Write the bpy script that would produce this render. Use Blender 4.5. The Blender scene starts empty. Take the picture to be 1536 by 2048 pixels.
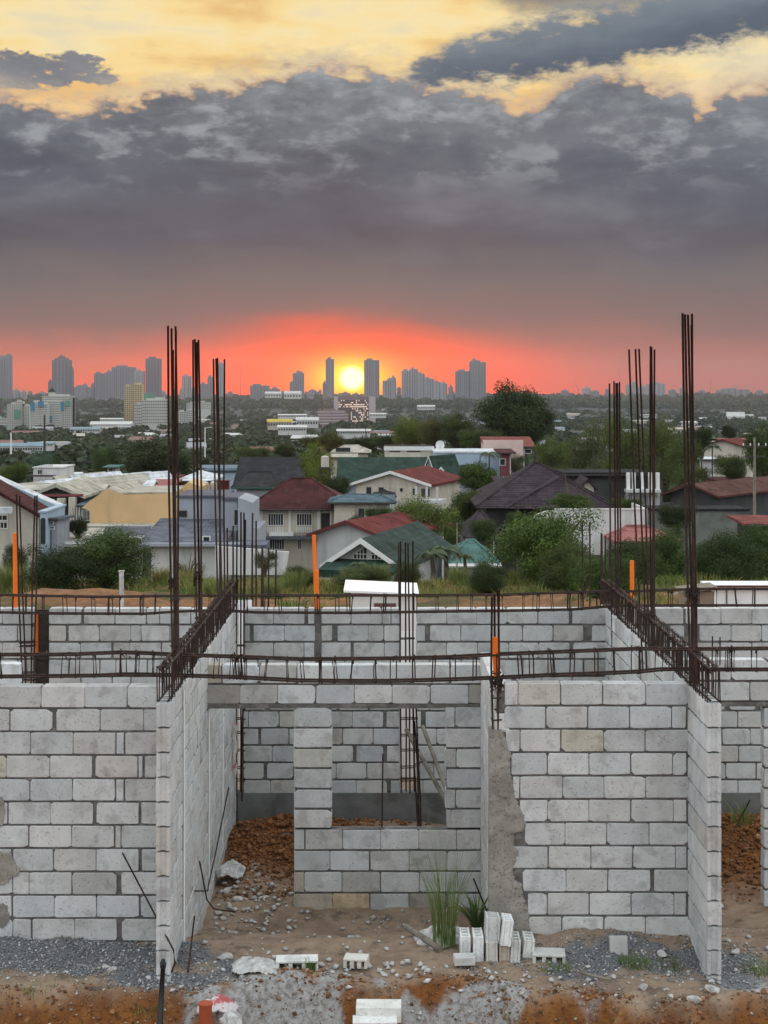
import bpy, math, random
import numpy as np
R = math.radians
F_PX = 3080.0; CX = 762.0; HY = 795.0; CZ = 5.57      # lens in photo pixels, vanishing point, eye height
scene = bpy.context.scene
COL = scene.collection

# ------------------------------------------------------------------ camera
cam = bpy.data.cameras.new("camera"); cam_ob = bpy.data.objects.new("camera", cam); COL.objects.link(cam_ob)
cam_ob.location = (0, 0, CZ); cam_ob.rotation_euler = (R(90), 0, 0)
cam.sensor_fit = 'VERTICAL'; cam.sensor_height = 24.0; cam.lens = 24.0 * F_PX / 2048
cam.shift_x = (768 - CX) / 2048; cam.shift_y = (HY - 1024) / 2048
cam.clip_start = 0.1; cam.clip_end = 30000
scene.camera = cam_ob
scene.render.resolution_x = 768; scene.render.resolution_y = 1024
scene.view_settings.view_transform = 'Standard'; scene.view_settings.look = 'None'
scene.view_settings.gamma = 1; scene.view_settings.use_curve_mapping = False
scene.view_settings.exposure = 0.0
scene.cycles.volume_bounces = 0; scene.cycles.max_bounces = 6; scene.cycles.diffuse_bounces = 3

# ------------------------------------------------------------------ node expression helper
class V:
    def __init__(s, nt, sock): s.nt = nt; s.s = sock
    def _m(s, op, *a, clamp=False):
        n = s.nt.nodes.new('ShaderNodeMath'); n.operation = op; n.use_clamp = clamp
        for i, x in enumerate(a):
            if isinstance(x, V): s.nt.links.new(x.s, n.inputs[i])
            else: n.inputs[i].default_value = float(x)
        return V(s.nt, n.outputs[0])
    def __add__(s, o): return s._m('ADD', s, o)
    __radd__ = __add__
    def __sub__(s, o): return s._m('SUBTRACT', s, o)
    def __rsub__(s, o): return s._m('SUBTRACT', o, s)
    def __mul__(s, o): return s._m('MULTIPLY', s, o)
    __rmul__ = __mul__
    def __truediv__(s, o): return s._m('DIVIDE', s, o)
    def __neg__(s): return s * -1
    def max(s, o): return s._m('MAXIMUM', s, o)
    def min(s, o): return s._m('MINIMUM', s, o)
    def exp(s): return s._m('EXPONENT', s)
    def pw(s, o): return s._m('POWER', s, o)
    def ss(s, a, b, lo=0.0, hi=1.0):
        n = s.nt.nodes.new('ShaderNodeMapRange'); n.interpolation_type = 'SMOOTHSTEP'
        s.nt.links.new(s.s, n.inputs['Value'])
        n.inputs['From Min'].default_value = a; n.inputs['From Max'].default_value = b
        n.inputs['To Min'].default_value = lo; n.inputs['To Max'].default_value = hi
        return V(s.nt, n.outputs[0])
    def ramp(s, stops, interp='LINEAR'):
        n = s.nt.nodes.new('ShaderNodeValToRGB'); r = n.color_ramp; r.interpolation = interp
        while len(r.elements) < len(stops): r.elements.new(0.5)
        for e, (p, c) in zip(r.elements, stops):
            e.position = p; e.color = (c[0], c[1], c[2], 1)
        s.nt.links.new(s.s, n.inputs[0]); return V(s.nt, n.outputs[0])
def mixc(nt, f, a, b, mode='MIX'):
    n = nt.nodes.new('ShaderNodeMix'); n.data_type = 'RGBA'; n.blend_type = mode; n.clamp_factor = True
    for i, x in ((0, f), (6, a), (7, b)):
        if isinstance(x, V): nt.links.new(x.s, n.inputs[i])
        elif i == 0: n.inputs[i].default_value = x
        else: n.inputs[i].default_value = (x[0], x[1], x[2], 1)
    return V(nt, n.outputs[2])
def noise(nt, vec, scale, detail=4, rough=.55, dist=0.0, lac=2.0):
    n = nt.nodes.new('ShaderNodeTexNoise'); n.inputs['Scale'].default_value = scale
    n.inputs['Detail'].default_value = detail; n.inputs['Roughness'].default_value = rough
    n.inputs['Distortion'].default_value = dist; n.inputs['Lacunarity'].default_value = lac
    if vec is not None: nt.links.new(vec.s, n.inputs['Vector'])
    return V(nt, n.outputs[0])
def comb(nt, x, y, z):
    n = nt.nodes.new('ShaderNodeCombineXYZ')
    for i, c in enumerate((x, y, z)):
        if isinstance(c, V): nt.links.new(c.s, n.inputs[i])
        else: n.inputs[i].default_value = c
    return V(nt, n.outputs[0])
def lin(r, g, b):
    f = lambda c: (c/255/12.92) if c/255 <= .04045 else ((c/255+.055)/1.055)**2.4
    return (f(r), f(g), f(b))

# ------------------------------------------------------------------ world: dusk sky with cloud deck and sunset band
SUN_AZ = -1.08; SUN_EL = 0.72                           # degrees, right of +Y / above horizon
UP_SKY = 1.0
world = bpy.data.worlds.new("World"); scene.world = world; world.use_nodes = True
nt = world.node_tree; nt.nodes.clear()
out = nt.nodes.new('ShaderNodeOutputWorld'); bg = nt.nodes.new('ShaderNodeBackground')
tc = nt.nodes.new('ShaderNodeTexCoord'); sep = nt.nodes.new('ShaderNodeSeparateXYZ')
nt.links.new(tc.outputs['Generated'], sep.inputs[0])
dx, dy, dz = (V(nt, sep.outputs[i]) for i in range(3))
az = dx._m('ARCTAN2', dx, dy) * 57.2958
el = dz._m('ARCSINE', dz) * 57.2958
v1 = comb(nt, dx, dy, dz * 2.2)                          # flattened cloud space
v2 = comb(nt, dx, dy, dz * 5.0)
n_big = noise(nt, v1, 7, 5, .55) - .5
n_mid = noise(nt, v1, 22, 8, .60) - .5
n_fine = noise(nt, v1, 75, 8, .66) - .5
bil = noise(nt, v1, 34, 6, .55) - .5
bil = .22 - bil._m('ABSOLUTE', bil) * 2.0
n_str = noise(nt, v2, 9, 5, .5) - .5
n_puff = noise(nt, v1, 24, 9, .56, .5)
def gauss(a, c, w): 
    t = (a - c) / w
    return (t * t * -1).exp()
# clear luminous upper sky behind the clouds
ysky = (n_big * 1.2 + n_str * 1.6 + n_mid * .5 + .5).ramp([(0.22, lin(232, 190, 122)), (0.42, lin(248, 218, 150)), (0.62, lin(247, 226, 172)), (0.8, lin(232, 218, 182))])
ysky = mixc(nt, el.ss(9.2, 12.2) * -1 + 1, ysky, lin(252, 196, 122))
# cloud deck mask
bound = (gauss(az, -2.0, 5.0) * 1.05 + 10.95) + gauss(az, 8.2, 1.8) * 0.9 - gauss(az, 5.2, 1.1) * .7 - gauss(az, 11.7, .40) * .6 - gauss(az, -11.0, 3.6) * .55
dk = bound - el + n_mid * 1.7 + n_fine * 1.3 + bil * 1.3
deck = dk.ss(-.10, .42)
fringe = (dk + n_puff * 1.2 - .6).ss(-.95, .25) * .62
# long dark bank of cloud rising to the right
bc = (az * .165) + 11.75
bw = az.ss(.8, 5.5, .55, 1.12)
bank = ((el - bc) / bw)
bank = (1.0 - bank * bank + n_mid * 2.0 + n_fine * 2.2 + bil * 1.4 + az.ss(-.2, 1.8, -3.0, 0))
bfr = (bank + n_puff - .5).ss(-.9, .3) * .45 * az.ss(15, 24, 1, 0)
bank = bank.ss(-.10, .75)
bank = bank * az.ss(15, 24, 1, 0)
# haze of grey above the bank at upper right
top_r = ((el - 13.9) + (az - 4.5) * .12 + n_mid * 2.0).ss(-.1, .6) * az.ss(3.2, 5.2) * az.ss(16, 24, 1, 0)
# detached cloud at left
q1 = (az + 12.6) / 2.5; q2 = (el - 11.75) / .62
left = (1.0 - q1 * q1 - q2 * q2 + n_mid * 3.4 + n_fine * 3.0 + bil * 2.2).ss(-.1, .5)
ragged = ((n_mid * 2.2 + n_fine * 1.4 + n_big * 1.0) - .52 - (el - 11.0) * .12).ss(0, .3) * el.ss(13.0, 11.5) * .6
# deck colour by height, stirred with noise
h = el + n_mid * 2.6 * el.ss(2, 8, .35, 1) + n_big * 3.0 * el.ss(1, 6, .3, 1) + (n_fine * 1.6 + bil * 1.6) * el.ss(6, 10, 0, 1)
deckc = (h / 16).ramp([(0.00, lin(168, 100, 92)), (0.10, lin(156, 98, 90)), (0.185, lin(122, 96, 96)), (0.27, lin(104, 98, 101)),
                       (0.36, lin(82, 84, 96)), (0.47, lin(80, 87, 102)), (0.56, lin(90, 98, 109)), (0.66, lin(112, 119, 126)), (0.76, lin(136, 143, 147)), (0.9, lin(122, 131, 138))])
lightp = (n_puff - .5) * 1.6 + n_mid * 1.2 + n_fine * .8 + bil * .5
soft = noise(nt, comb(nt, dx, dy, dz * 3.6), 9, 5, .52, .4) - .5
deckc = mixc(nt, (lightp).ss(.0, .42) * el.ss(7.0, 9.4) * .72, deckc, lin(162, 168, 173))
deckc = mixc(nt, (lightp).ss(-.02, -.42) * el.ss(6.8, 9.2) * .6, deckc, lin(78, 88, 102))
deckc = mixc(nt, (soft + n_mid * .35 + az.ss(-4, 5, -.05, .06)).ss(.0, .26) * el.ss(3.6, 6.2) * .62, deckc, lin(116, 121, 130))
deckc = mixc(nt, (soft + n_mid * .35 + az.ss(-4, 5, -.06, .04)).ss(-.0, -.26) * el.ss(3.6, 6.2) * .68, deckc, lin(62, 68, 82))
edge = (deck * (1.0 - deck) * 4.0)
col = mixc(nt, top_r * .85, ysky, lin(112, 118, 124))
col = mixc(nt, left, col, mixc(nt, (n_mid * 1.6 + .5), lin(96, 104, 114), lin(146, 146, 148)))
col = mixc(nt, ragged, col, lin(150, 148, 148))
col = mixc(nt, fringe, col, lin(186, 172, 156))
col = mixc(nt, deck, col, deckc)
col = mixc(nt, edge * .22, col, lin(246, 180, 120))
col = mixc(nt, bfr, col, lin(168, 164, 156))
bankc = mixc(nt, ((el - bc) + n_mid * 1.8).ss(-.9, .9), lin(82, 95, 110), lin(122, 133, 142))
col = mixc(nt, bank, col, bankc)
# sunset band below the deck
lowfade = el.ss(1.25, 2.9)
saz = az - SUN_AZ; sel = el - SUN_EL
w_side = az.ss(-4, 6, 19.0, 12.0)
gx = saz / w_side
arch = (saz * saz / -26.0).exp() * 1.0                    # band rises above the sun
ybend = (el - arch + n_str * 2.0 + n_mid * .6)
red = ybend.ss(2.7, .35) * (gx * gx * -1).exp()
sidec = az.ss(-14, -4).ramp([(0, (1.05, .11, .0)), (1, (1.2, .07, .0))])
redc = mixc(nt, az.ss(2.5, 12.5), sidec, lin(222, 104, 92))
col = mixc(nt, red.min(1.0) * 1.0, col, redc)
halo = ((saz * saz / 26.0 + sel * sel / 2.6) * -1).exp() * (1.0 + n_str * 1.6)
col = mixc(nt, (halo * 1.25).min(1.0) * (1 - lowfade * .7), col, (1.5, .11, .0))
g2 = ((saz * saz / 4.2 + sel * sel / .62) * -1).exp() * (1.0 + n_str * .9)
col = mixc(nt, (g2 * 1.35).min(1.0), col, (1.7, .36, .0))
g3 = ((saz * saz / 1.15 + sel * sel / .34) * -1).exp()
col = mixc(nt, (g3 * 1.6).min(1.0), col, (1.9, 1.05, .0))
rr = (saz * saz / 1.15 + sel * sel)._m('SQRT', saz * saz / 1.15 + sel * sel)
col = mixc(nt, rr.ss(.52, .28), col, (3.6, 2.9, 1.0))
# overhead and behind: thin bright cloud, cooler away from the sunset
back = dy.ss(.6, -.5)
upc = mixc(nt, back, (1.45, 1.48, 1.47), (1.42, 1.53, 1.60))
upc = mixc(nt, (n_big * 2.2 + n_mid * 1.2 + .35), upc, (1.02, 1.06, 1.10))
upf = el.ss(14.5, 30.0)
col = mixc(nt, upf, col, upc)
sidef = dy.ss(.86, .35) * el.ss(-2, 7)
col = mixc(nt, sidef * .85, col, upc)
col = mixc(nt, el.ss(-.3, -1.5), col, (.16, .13, .12))
nt.links.new(col.s, bg.inputs['Color']); bg.inputs['Strength'].default_value = UP_SKY
sky = nt.nodes.new('ShaderNodeTexSky'); sky.sky_type = 'NISHITA'; sky.sun_disc = False
sky.sun_elevation = R(SUN_EL); sky.sun_rotation = R(SUN_AZ)
skyc = mixc(nt, 1.0, V(nt, sky.outputs[0]), (.08, .08, .10), 'MULTIPLY'); bg2 = nt.nodes.new('ShaderNodeBackground'); nt.links.new(skyc.s, bg2.inputs['Color']); bg2.inputs['Strength'].default_value = 0.05
addn = nt.nodes.new('ShaderNodeAddShader')
nt.links.new(bg.outputs[0], addn.inputs[0]); nt.links.new(bg2.outputs[0], addn.inputs[1]); nt.links.new(addn.outputs[0], out.inputs[0])

sl = bpy.data.lights.new("sun", 'SUN'); sl.energy = 0.7; sl.angle = R(0.6); sl.color = (1.0, .38, .16)
sun = bpy.data.objects.new("sun", sl); COL.objects.link(sun)
sun.rotation_euler = (R(90 - SUN_EL), 0, R(180 - SUN_AZ)); sun.location = (-3, 20, 30)

# ------------------------------------------------------------------ helpers
def P(px, py, D): return (D * (px - CX) / F_PX, D, CZ - (py - HY) * D / F_PX)
def XP(px, D): return D * (px - CX) / F_PX
def ZP(py, D): return CZ - (py - HY) * D / F_PX
def S(D): return F_PX / D
def tag(o, label=None, cat=None, group=None, kind=None):
    if label: o['label'] = label
    if cat: o['category'] = cat
    if group: o['group'] = group
    if kind: o['kind'] = kind
    return o
def thing(name, label, cat, loc=(0, 0, 0), rot=0, group=None):
    o = bpy.data.objects.new(name, None); COL.objects.link(o); o.location = loc; o.rotation_euler = (0, 0, rot)
    o.empty_display_size = .2
    return tag(o, label, cat, group)
def link(name, me, parent=None, loc=None, color=None, kind=None, rot=None):
    o = bpy.data.objects.new(name, me); COL.objects.link(o)
    if parent is not None: o.parent = parent
    if loc is not None: o.location = loc
    if rot is not None: o.rotation_euler = rot
    if color is not None: o.color = (*color, 1)
    if kind: o['kind'] = kind
    return o
def npmesh(name, co, faces, mat, nside=4, tint=None, smooth=False):
    me = bpy.data.meshes.new(name); co = np.asarray(co, dtype=np.float32); faces = np.asarray(faces, dtype=np.int32)
    me.vertices.add(len(co)); me.vertices.foreach_set('co', co.ravel())
    n = len(faces); me.loops.add(n * nside); me.loops.foreach_set('vertex_index', faces.ravel())
    me.polygons.add(n); me.polygons.foreach_set('loop_start', np.arange(0, n * nside, nside, dtype=np.int32))
    me.polygons.foreach_set('loop_total', np.full(n, nside, dtype=np.int32))
    if smooth: me.polygons.foreach_set('use_smooth', np.ones(n, dtype=bool))
    if tint is not None:
        a = me.attributes.new('tint', 'FLOAT_COLOR', 'FACE' if len(tint) == n else 'POINT')
        t = np.ones((len(tint), 4), dtype=np.float32); t[:, :3] = tint; a.data.foreach_set('color', t.ravel())
    me.update(calc_edges=True); me.materials.append(mat); return me
class MB:
    def __init__(s): s.v = []; s.f = []; s.m = []; s.cur = 0
    def add(s, vs, fs):
        b = len(s.v); s.v += vs; s.f += [tuple(b + i for i in f) for f in fs]; s.m += [s.cur] * len(fs)
    def box(s, x0, x1, y0, y1, z0, z1):
        s.add([(x0,y0,z0),(x1,y0,z0),(x1,y1,z0),(x0,y1,z0),(x0,y0,z1),(x1,y0,z1),(x1,y1,z1),(x0,y1,z1)],
              [(0,3,2,1),(4,5,6,7),(0,1,5,4),(1,2,6,5),(2,3,7,6),(3,0,4,7)])
    def obox(s, c, ax, ay, az_):                 # box from centre and three half-axis vectors
        c, ax, ay, az_ = map(np.array, (c, ax, ay, az_)); vs = []
        for k in (-1, 1):
            for i, j in ((-1,-1),(1,-1),(1,1),(-1,1)): vs.append(tuple(c + i*ax + j*ay + k*az_))
        s.add(vs, [(0,3,2,1),(4,5,6,7),(0,1,5,4),(1,2,6,5),(2,3,7,6),(3,0,4,7)])
    def prism_y(s, poly, y0, y1):                # polygon in x,z extruded along y
        n = len(poly); s.add([(x, y0, z) for x, z in poly] + [(x, y1, z) for x, z in poly],
            [tuple(range(n)), tuple(range(2*n-1, n-1, -1))] + [((i+1)%n, i, n+i, n+(i+1)%n) for i in range(n)])
    def prism_x(s, poly, x0, x1):                # polygon in y,z extruded along x
        n = len(poly); s.add([(x0, y, z) for y, z in poly] + [(x1, y, z) for y, z in poly],
            [tuple(range(n-1, -1, -1)), tuple(range(n, 2*n))] + [(i, (i+1)%n, n+(i+1)%n, n+i) for i in range(n)])
    def prism_z(s, poly, z0, z1):
        n = len(poly); s.add([(x, y, z0) for x, y in poly] + [(x, y, z1) for x, y in poly],
            [tuple(range(n-1, -1, -1)), tuple(range(n, 2*n))] + [(i, (i+1)%n, n+(i+1)%n, n+i) for i in range(n)])
    def tube(s, pts, r, n=6, r1=None, closed=False):
        pts = [np.array(p, float) for p in pts]; m = len(pts); b = []; vs = []
        for i, p in enumerate(pts):
            if closed: t = pts[(i+1) % m] - pts[i-1]
            else: t = pts[min(i+1, m-1)] - pts[max(i-1, 0)]
            t = t / (np.linalg.norm(t) + 1e-9)
            a = np.array((0, 0, 1.)) if abs(t[2]) < .9 else np.array((0, 1., 0))
            u = np.cross(t, a); u /= np.linalg.norm(u); w = np.cross(t, u)
            rr = r if r1 is None else r + (r1 - r) * i / (m - 1)
            for k in range(n):
                an = 2*math.pi*k/n; vs.append(tuple(p + rr*(math.cos(an)*u + math.sin(an)*w)))
        fs = []
        for i in range(m if closed else m-1):
            for k in range(n):
                j = (i+1) % m; fs.append((i*n+k, i*n+(k+1)%n, j*n+(k+1)%n, j*n+k))
        if not closed: fs += [tuple(range(n)), tuple(range((m-1)*n+n-1, (m-1)*n-1, -1))]
        s.add(vs, fs)
    def mesh(s, name, mats, smooth=False):
        me = bpy.data.meshes.new(name); me.from_pydata(s.v, [], s.f)
        if not isinstance(mats, (list, tuple)): mats = [mats]
        for m in mats: me.materials.append(m)
        if len(mats) > 1: me.polygons.foreach_set('material_index', s.m)
        if smooth: me.polygons.foreach_set('use_smooth', [True]*len(me.polygons))
        me.update(); return me
    def build(s, name, mats, parent=None, loc=None, smooth=False, kind=None):
        return link(name, s.mesh(name, mats, smooth), parent, loc, kind=kind)

# value noise for geometry
def vnoise(x, y, seed=0):
    x = np.asarray(x, float); y = np.asarray(y, float)
    xi = np.floor(x).astype(np.int64); yi = np.floor(y).astype(np.int64); fx = x - xi; fy = y - yi
    def hsh(a, b):
        h = (a * 374761393 + b * 668265263 + seed * 1442695041) & 0xffffffff
        h = ((h ^ (h >> 13)) * 1274126177) & 0xffffffff
        return ((h ^ (h >> 16)) & 0xffff) / 65535.0
    fx = fx*fx*(3-2*fx); fy = fy*fy*(3-2*fy)
    return (hsh(xi,yi)*(1-fx)+hsh(xi+1,yi)*fx)*(1-fy) + (hsh(xi,yi+1)*(1-fx)+hsh(xi+1,yi+1)*fx)*fy
def fbm(x, y, o=4, seed=0):
    r = 0; a = .5; t = 0
    for i in range(o): r = r + a*vnoise(np.asarray(x)*2**i, np.asarray(y)*2**i, seed+i); t += a; a *= .5
    return r / t - .5
def sst(a, b, x):
    t = np.clip((np.asarray(x, float) - a) / (b - a), 0, 1); return t*t*(3-2*t)

# ------------------------------------------------------------------ materials
def mat(name, base, var=.25, scale=3.0, bump=.2, bscale=40, rough=.85, objc=False, tint=False, c2=None, c2scale=1.2, c2lo=.5, c2hi=.65,
        speck=0.0, wave=None, metal=0.0, trans=0.0, streak=None, spec=.3, bdist=.01):
    m = bpy.data.materials.new(name); m.use_nodes = True; nt = m.node_tree
    b = nt.nodes['Principled BSDF']; b.inputs['Roughness'].default_value = rough; b.inputs['Metallic'].default_value = metal
    b.inputs['Specular IOR Level'].default_value = spec
    g = nt.nodes.new('ShaderNodeNewGeometry'); pos = V(nt, g.outputs['Position'])
    n1 = noise(nt, pos, scale, 5, .6); col = mixc(nt, n1.ss(.3, .7), tuple(c*(1-var) for c in base), tuple(min(1, c*(1+var)) for c in base))
    if c2 is not None:
        n2 = noise(nt, pos, c2scale, 6, .65, .3); col = mixc(nt, n2.ss(c2lo, c2hi), col, c2)
    if streak is not None:
        sp = nt.nodes.new('ShaderNodeSeparateXYZ'); nt.links.new(pos.s, sp.inputs[0])
        vs = comb(nt, V(nt, sp.outputs[0])*streak[0], V(nt, sp.outputs[1])*streak[0], V(nt, sp.outputs[2])*streak[0]*.12)
        col = mixc(nt, noise(nt, vs, 1.0, 4, .6).ss(.48, .72)*streak[1], col, streak[2])
    if speck > 0:
        n3 = noise(nt, pos, 52, 3, .65); col = mixc(nt, n3.ss(.60, .70)*speck*.85, col, tuple(c*.30 for c in base))
        n4 = noise(nt, pos, 11, 6, .7, .5); col = mixc(nt, n4.ss(.57, .78)*speck*.45, col, tuple(c*.55 for c in base))
    if objc:
        oi = nt.nodes.new('ShaderNodeObjectInfo'); col = mixc(nt, 1.0, col, V(nt, oi.outputs['Color']), 'MULTIPLY')
    if tint:
        at = nt.nodes.new('ShaderNodeAttribute'); at.attribute_name = 'tint'; col = mixc(nt, 1.0, col, V(nt, at.outputs['Color']), 'MULTIPLY')
    nt.links.new(col.s, b.inputs['Base Color'])
    hgt = None
    if bump > 0:
        hgt = noise(nt, pos, bscale, 5, .65)
        if speck > 0: hgt = hgt - n3.ss(.58, .7) * .8
    if wave is not None:                     # corrugation / tile courses: (axis 'x','y','z', per metre, strength)
        tcn = nt.nodes.new('ShaderNodeTexCoord'); sp = nt.nodes.new('ShaderNodeSeparateXYZ'); nt.links.new(tcn.outputs['Object'], sp.inputs[0])
        for ax, k, st in wave:
            w = V(nt, sp.outputs['xyz'.index(ax)]) * (k * 6.28318); w = w._m('SINE', w) * st
            hgt = w if hgt is None else hgt + w
    if hgt is not None:
        bn = nt.nodes.new('ShaderNodeBump'); bn.inputs['Strength'].default_value = bump if bump > 0 else .5; bn.inputs['Distance'].default_value = bdist
        nt.links.new(hgt.s, bn.inputs['Height']); nt.links.new(bn.outputs[0], b.inputs['Normal'])
    if trans > 0:
        tr = nt.nodes.new('ShaderNodeBsdfTranslucent'); nt.links.new(col.s, tr.inputs[0]); mx = nt.nodes.new('ShaderNodeMixShader')
        mx.inputs[0].default_value = trans; nt.links.new(b.outputs[0], mx.inputs[1]); nt.links.new(tr.outputs[0], mx.inputs[2])
        nt.links.new(mx.outputs[0], nt.nodes['Material Output'].inputs[0])
    return m
M_BLOCK = mat('concrete_block', (.585,.598,.598), .08, 5, .6, 45, .92, objc=True, speck=.75, c2=(.44,.445,.44), c2scale=4.5, streak=(5.0,.25,(.42,.415,.40)), bdist=.006)
M_MORTAR = mat('mortar', (.135,.13,.125), .25, 9, .9, 45, .95, c2=(.22,.21,.20), c2scale=6, bdist=.012)
M_PLASTER = mat('rough_plaster', (.31,.29,.255), .2, 4, .9, 24, .95, c2=(.21,.195,.17), c2scale=3.5, speck=.5, bdist=.01)
M_FOOT = mat('footing_concrete', (.17,.175,.17), .2, 3, .6, 30, .95, c2=(.12,.12,.11), c2scale=2.5, bdist=.01)
M_REBAR = mat('rusty_rebar', (.034,.020,.016), .45, 14, .6, 120, .75, c2=(.06,.027,.018), c2scale=8, bdist=.003)
M_WIRE = mat('tie_wire', (.14,.10,.085), .3, 20, .2, 90, .6)
M_ORANGE = mat('orange_pvc', (.95,.20,.02), .06, 2, .05, 30, .35, spec=.4)
M_WOODPOLE = mat('weathered_pole', (.21,.185,.15), .3, 8, .5, 40, .9)
M_BLACK = mat('black_plastic', (.018,.018,.02), .1, 3, .05, 30, .4)
M_TERRA = mat('orange_pipe', (.34,.075,.03), .15, 4, .2, 30, .6)
M_WHITESHEET = mat('white_sheet_metal', (.84,.85,.86), .05, 1.2, .15, 6, .5, streak=(2.0,.4,(.5,.52,.53)))
M_SACK = mat('woven_sack', (.50,.50,.49), .25, 14, .6, 60, .8, c2=(.30,.29,.28), c2scale=9)
M_BAG = mat('plastic_bag', (.70,.66,.66), .1, 9, .3, 40, .35, c2=(.55,.14,.15), c2scale=7, c2lo=.52, c2hi=.60, trans=.2)
M_CHUNK = mat('rubble_chunk', (.46,.45,.43), .3, 12, .8, 50, .9)
M_GRAVEL = mat('gravel_stone', (.21,.217,.225), .3, 25, .3, 60, .85, tint=True)
M_CLOD = mat('soil_clod', (.20,.095,.042), .35, 9, .9, 60, .95, tint=True)
M_GRASS = mat('grass_blade', (.15,.165,.075), .2, 3, 0, 10, .8, tint=True, trans=.25)
M_LEAF = mat('leaf', (.052,.074,.024), .3, .35, 0, 10, .75, objc=True, tint=True, trans=.14)
M_BARK = mat('bark', (.11,.09,.07), .3, 4, .5, 20, .9)
# ------------------------------------------------------------------ terrain
TD = np.array([-60, 0, 46, 62, 82, 140, 250, 600, 1200, 3000, 4300, 5200, 5600, 6500, 8000.])
TZ = np.array([-.4, -.4, 0, -2.6, -7.5, -9, -12, -21, -29, -33, -22, -4, 2, 2, 0.])
DF, DM, DB, DE = 14.667, 16.80, 20.13, 13.80            # fronts of the near, middle, back walls and party wall ends
XL, XR = -1.89, 2.925                                   # inner faces of the two party walls
def far_z(x, d):
    z = np.interp(d, TD, TZ)
    return z + (fbm(np.asarray(x)/160, np.asarray(d)/160, 3, 5)*9)*sst(600, 2500, d) + fbm(np.asarray(x)/420, np.asarray(d)/900, 3, 8)*14*sst(3800, 5200, d)
def gauss2(x, d, cx, cd, sx, sd): return np.exp(-((x-cx)/sx)**2 - ((d-cd)/sd)**2)
def edge_d(x): return 13.62 + .12*np.sin(x*1.3+1) + .35*fbm(np.asarray(x)*1.6, np.asarray(x)*0+3, 3, 2) - .22*sst(.5, 2.5, x) + .16*np.exp(-((np.asarray(x)+.6)/.8)**2)
def site_z(x, d):
    x = np.asarray(x, float); d = np.asarray(d, float)
    z = .36*sst(16.4, 14.6, d)*sst(0, 12, d) + fbm(x*1.1, d*1.1, 4, 1)*.13 + fbm(x*4, d*4, 3, 44)*.05
    z = z + .22*gauss2(x, d, -1.25, 19.35, .62, .75) + .10*gauss2(x, d, -.7, 19.5, .4, .4) + .08*gauss2(x, d, .2, 19.7, .9, .3)
    z = z + .38*gauss2(x, d, 4.5, 19.0, .9, .85) + .10*gauss2(x, d, -1.6, 17.4, .35, .7)
    z = z + .16*gauss2(x, d, 2.2, 14.6, 1.1, .35) + .10*gauss2(x, d, -3.2, 14.55, 1.5, .25) - .10*gauss2(x, d, -.6, 16.0, 1.2, .6)
    lump = fbm(x*7, d*7, 5, 11)*.07*(1 + 1.2*gauss2(x, d, -1.2, 19.2, 1, 1) + 1.2*gauss2(x, d, 4.4, 18.9, 1.2, 1.2))
    z = z + lump*(.35 + .65*(1-gauss2(x, d, -.5, 15.5, 1.3, 1.0)))
    e = edge_d(x) - d                                     # >0 in front of the bank edge
    drop = sst(0, .42, e)*.50 + np.clip(e-.3, 0, 1.2)*.22
    z = z - drop*(1 + fbm(x*3, d*3, 3, 21)*.5) + sst(0, .1, e)*(fbm(x*9, d*9, 5, 31)*.17 + np.abs(fbm(x*4, d*5, 3, 33))*.16)
    # back lot: mounds of reddish soil beyond the back wall
    bk = sst(23, 30, d)*sst(45, 37, d)
    z = z + bk*(fbm(x*.25, d*.18, 4, 41)*1.0 + .2) + 1.0*bk*gauss2(x, d, -6.5, 34, 4, 5) + bk*.5*gauss2(x, d, 4, 37, 5, 6)
    z = z + np.interp(d, [46, 62, 82, 140], [0, -2.6, -7.5, -9])*(d > 46)
    return z
xs = np.concatenate([np.linspace(-60, -24, 8)[:-1], np.linspace(-24, -5.4, 60)[:-1], np.arange(-5.4, 5.9, .028), np.linspace(5.9, 24, 60)[1:], np.linspace(24, 60, 8)[1:]])
ds = np.concatenate([np.linspace(-50, 12.4, 30)[:-1], np.arange(12.4, 15.1, .024), np.arange(15.1, 20.2, .06), np.linspace(20.2, 48, 80), np.linspace(48, 90, 60)[1:]])
GX, GD = np.meshgrid(xs, ds); GZ = site_z(GX, GD)
co = np.stack([GX.ravel(), GD.ravel(), GZ.ravel()], 1); nx, nd = len(xs), len(ds)
i = np.arange(nd-1)[:, None]*nx + np.arange(nx-1)[None, :]; faces = np.stack([i, i+1, i+nx+1, i+nx], -1).reshape(-1, 4)
# tint attribute holds what the ground is made of: r gravel, g cement dust, b raw clay
x_, d_ = GX.ravel(), GD.ravel(); e_ = edge_d(x_) - d_; nn = fbm(x_*2.2, d_*2.2, 4, 61); n2_ = fbm(x_*5, d_*5, 4, 62)
gravel = sst(.0, .25, gauss2(x_, d_, 2.7, 14.15, 1.75, .42) + gauss2(x_, d_, -3.0, 14.3, 1.9, .42)*.9 + gauss2(x_, d_, -1.9, 13.75, .5, .22) - .42 + nn*1.1 + n2_*.6 - sst(0, .25, e_)*.5)
dust = sst(-.02, .22, gauss2(x_, d_, -.75, 13.55, .95, .40)*1.1 + gauss2(x_, d_, .95, 13.52, .75, .16)*1.0 + gauss2(x_, d_, 4.0, 13.8, 1.0, .35)*.7 - .45 + nn*1.5 + n2_*1.2)
clay = np.clip(sst(-.05, .16, e_ + nn*.22) + gauss2(x_, d_, -1.2, 19.2, 1.0, 1.3)*1.5 + gauss2(x_, d_, 4.4, 18.9, 1.5, 1.5)*1.4 + sst(24, 28, d_)*.75 + .5*gauss2(x_, d_, .35, 13.6, .3, .25), 0, 1)
g_me = npmesh('ground', co, faces, None, 4, np.stack([gravel, dust*(1-sst(.25, .6, e_)*.3), clay], 1), True)
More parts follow.
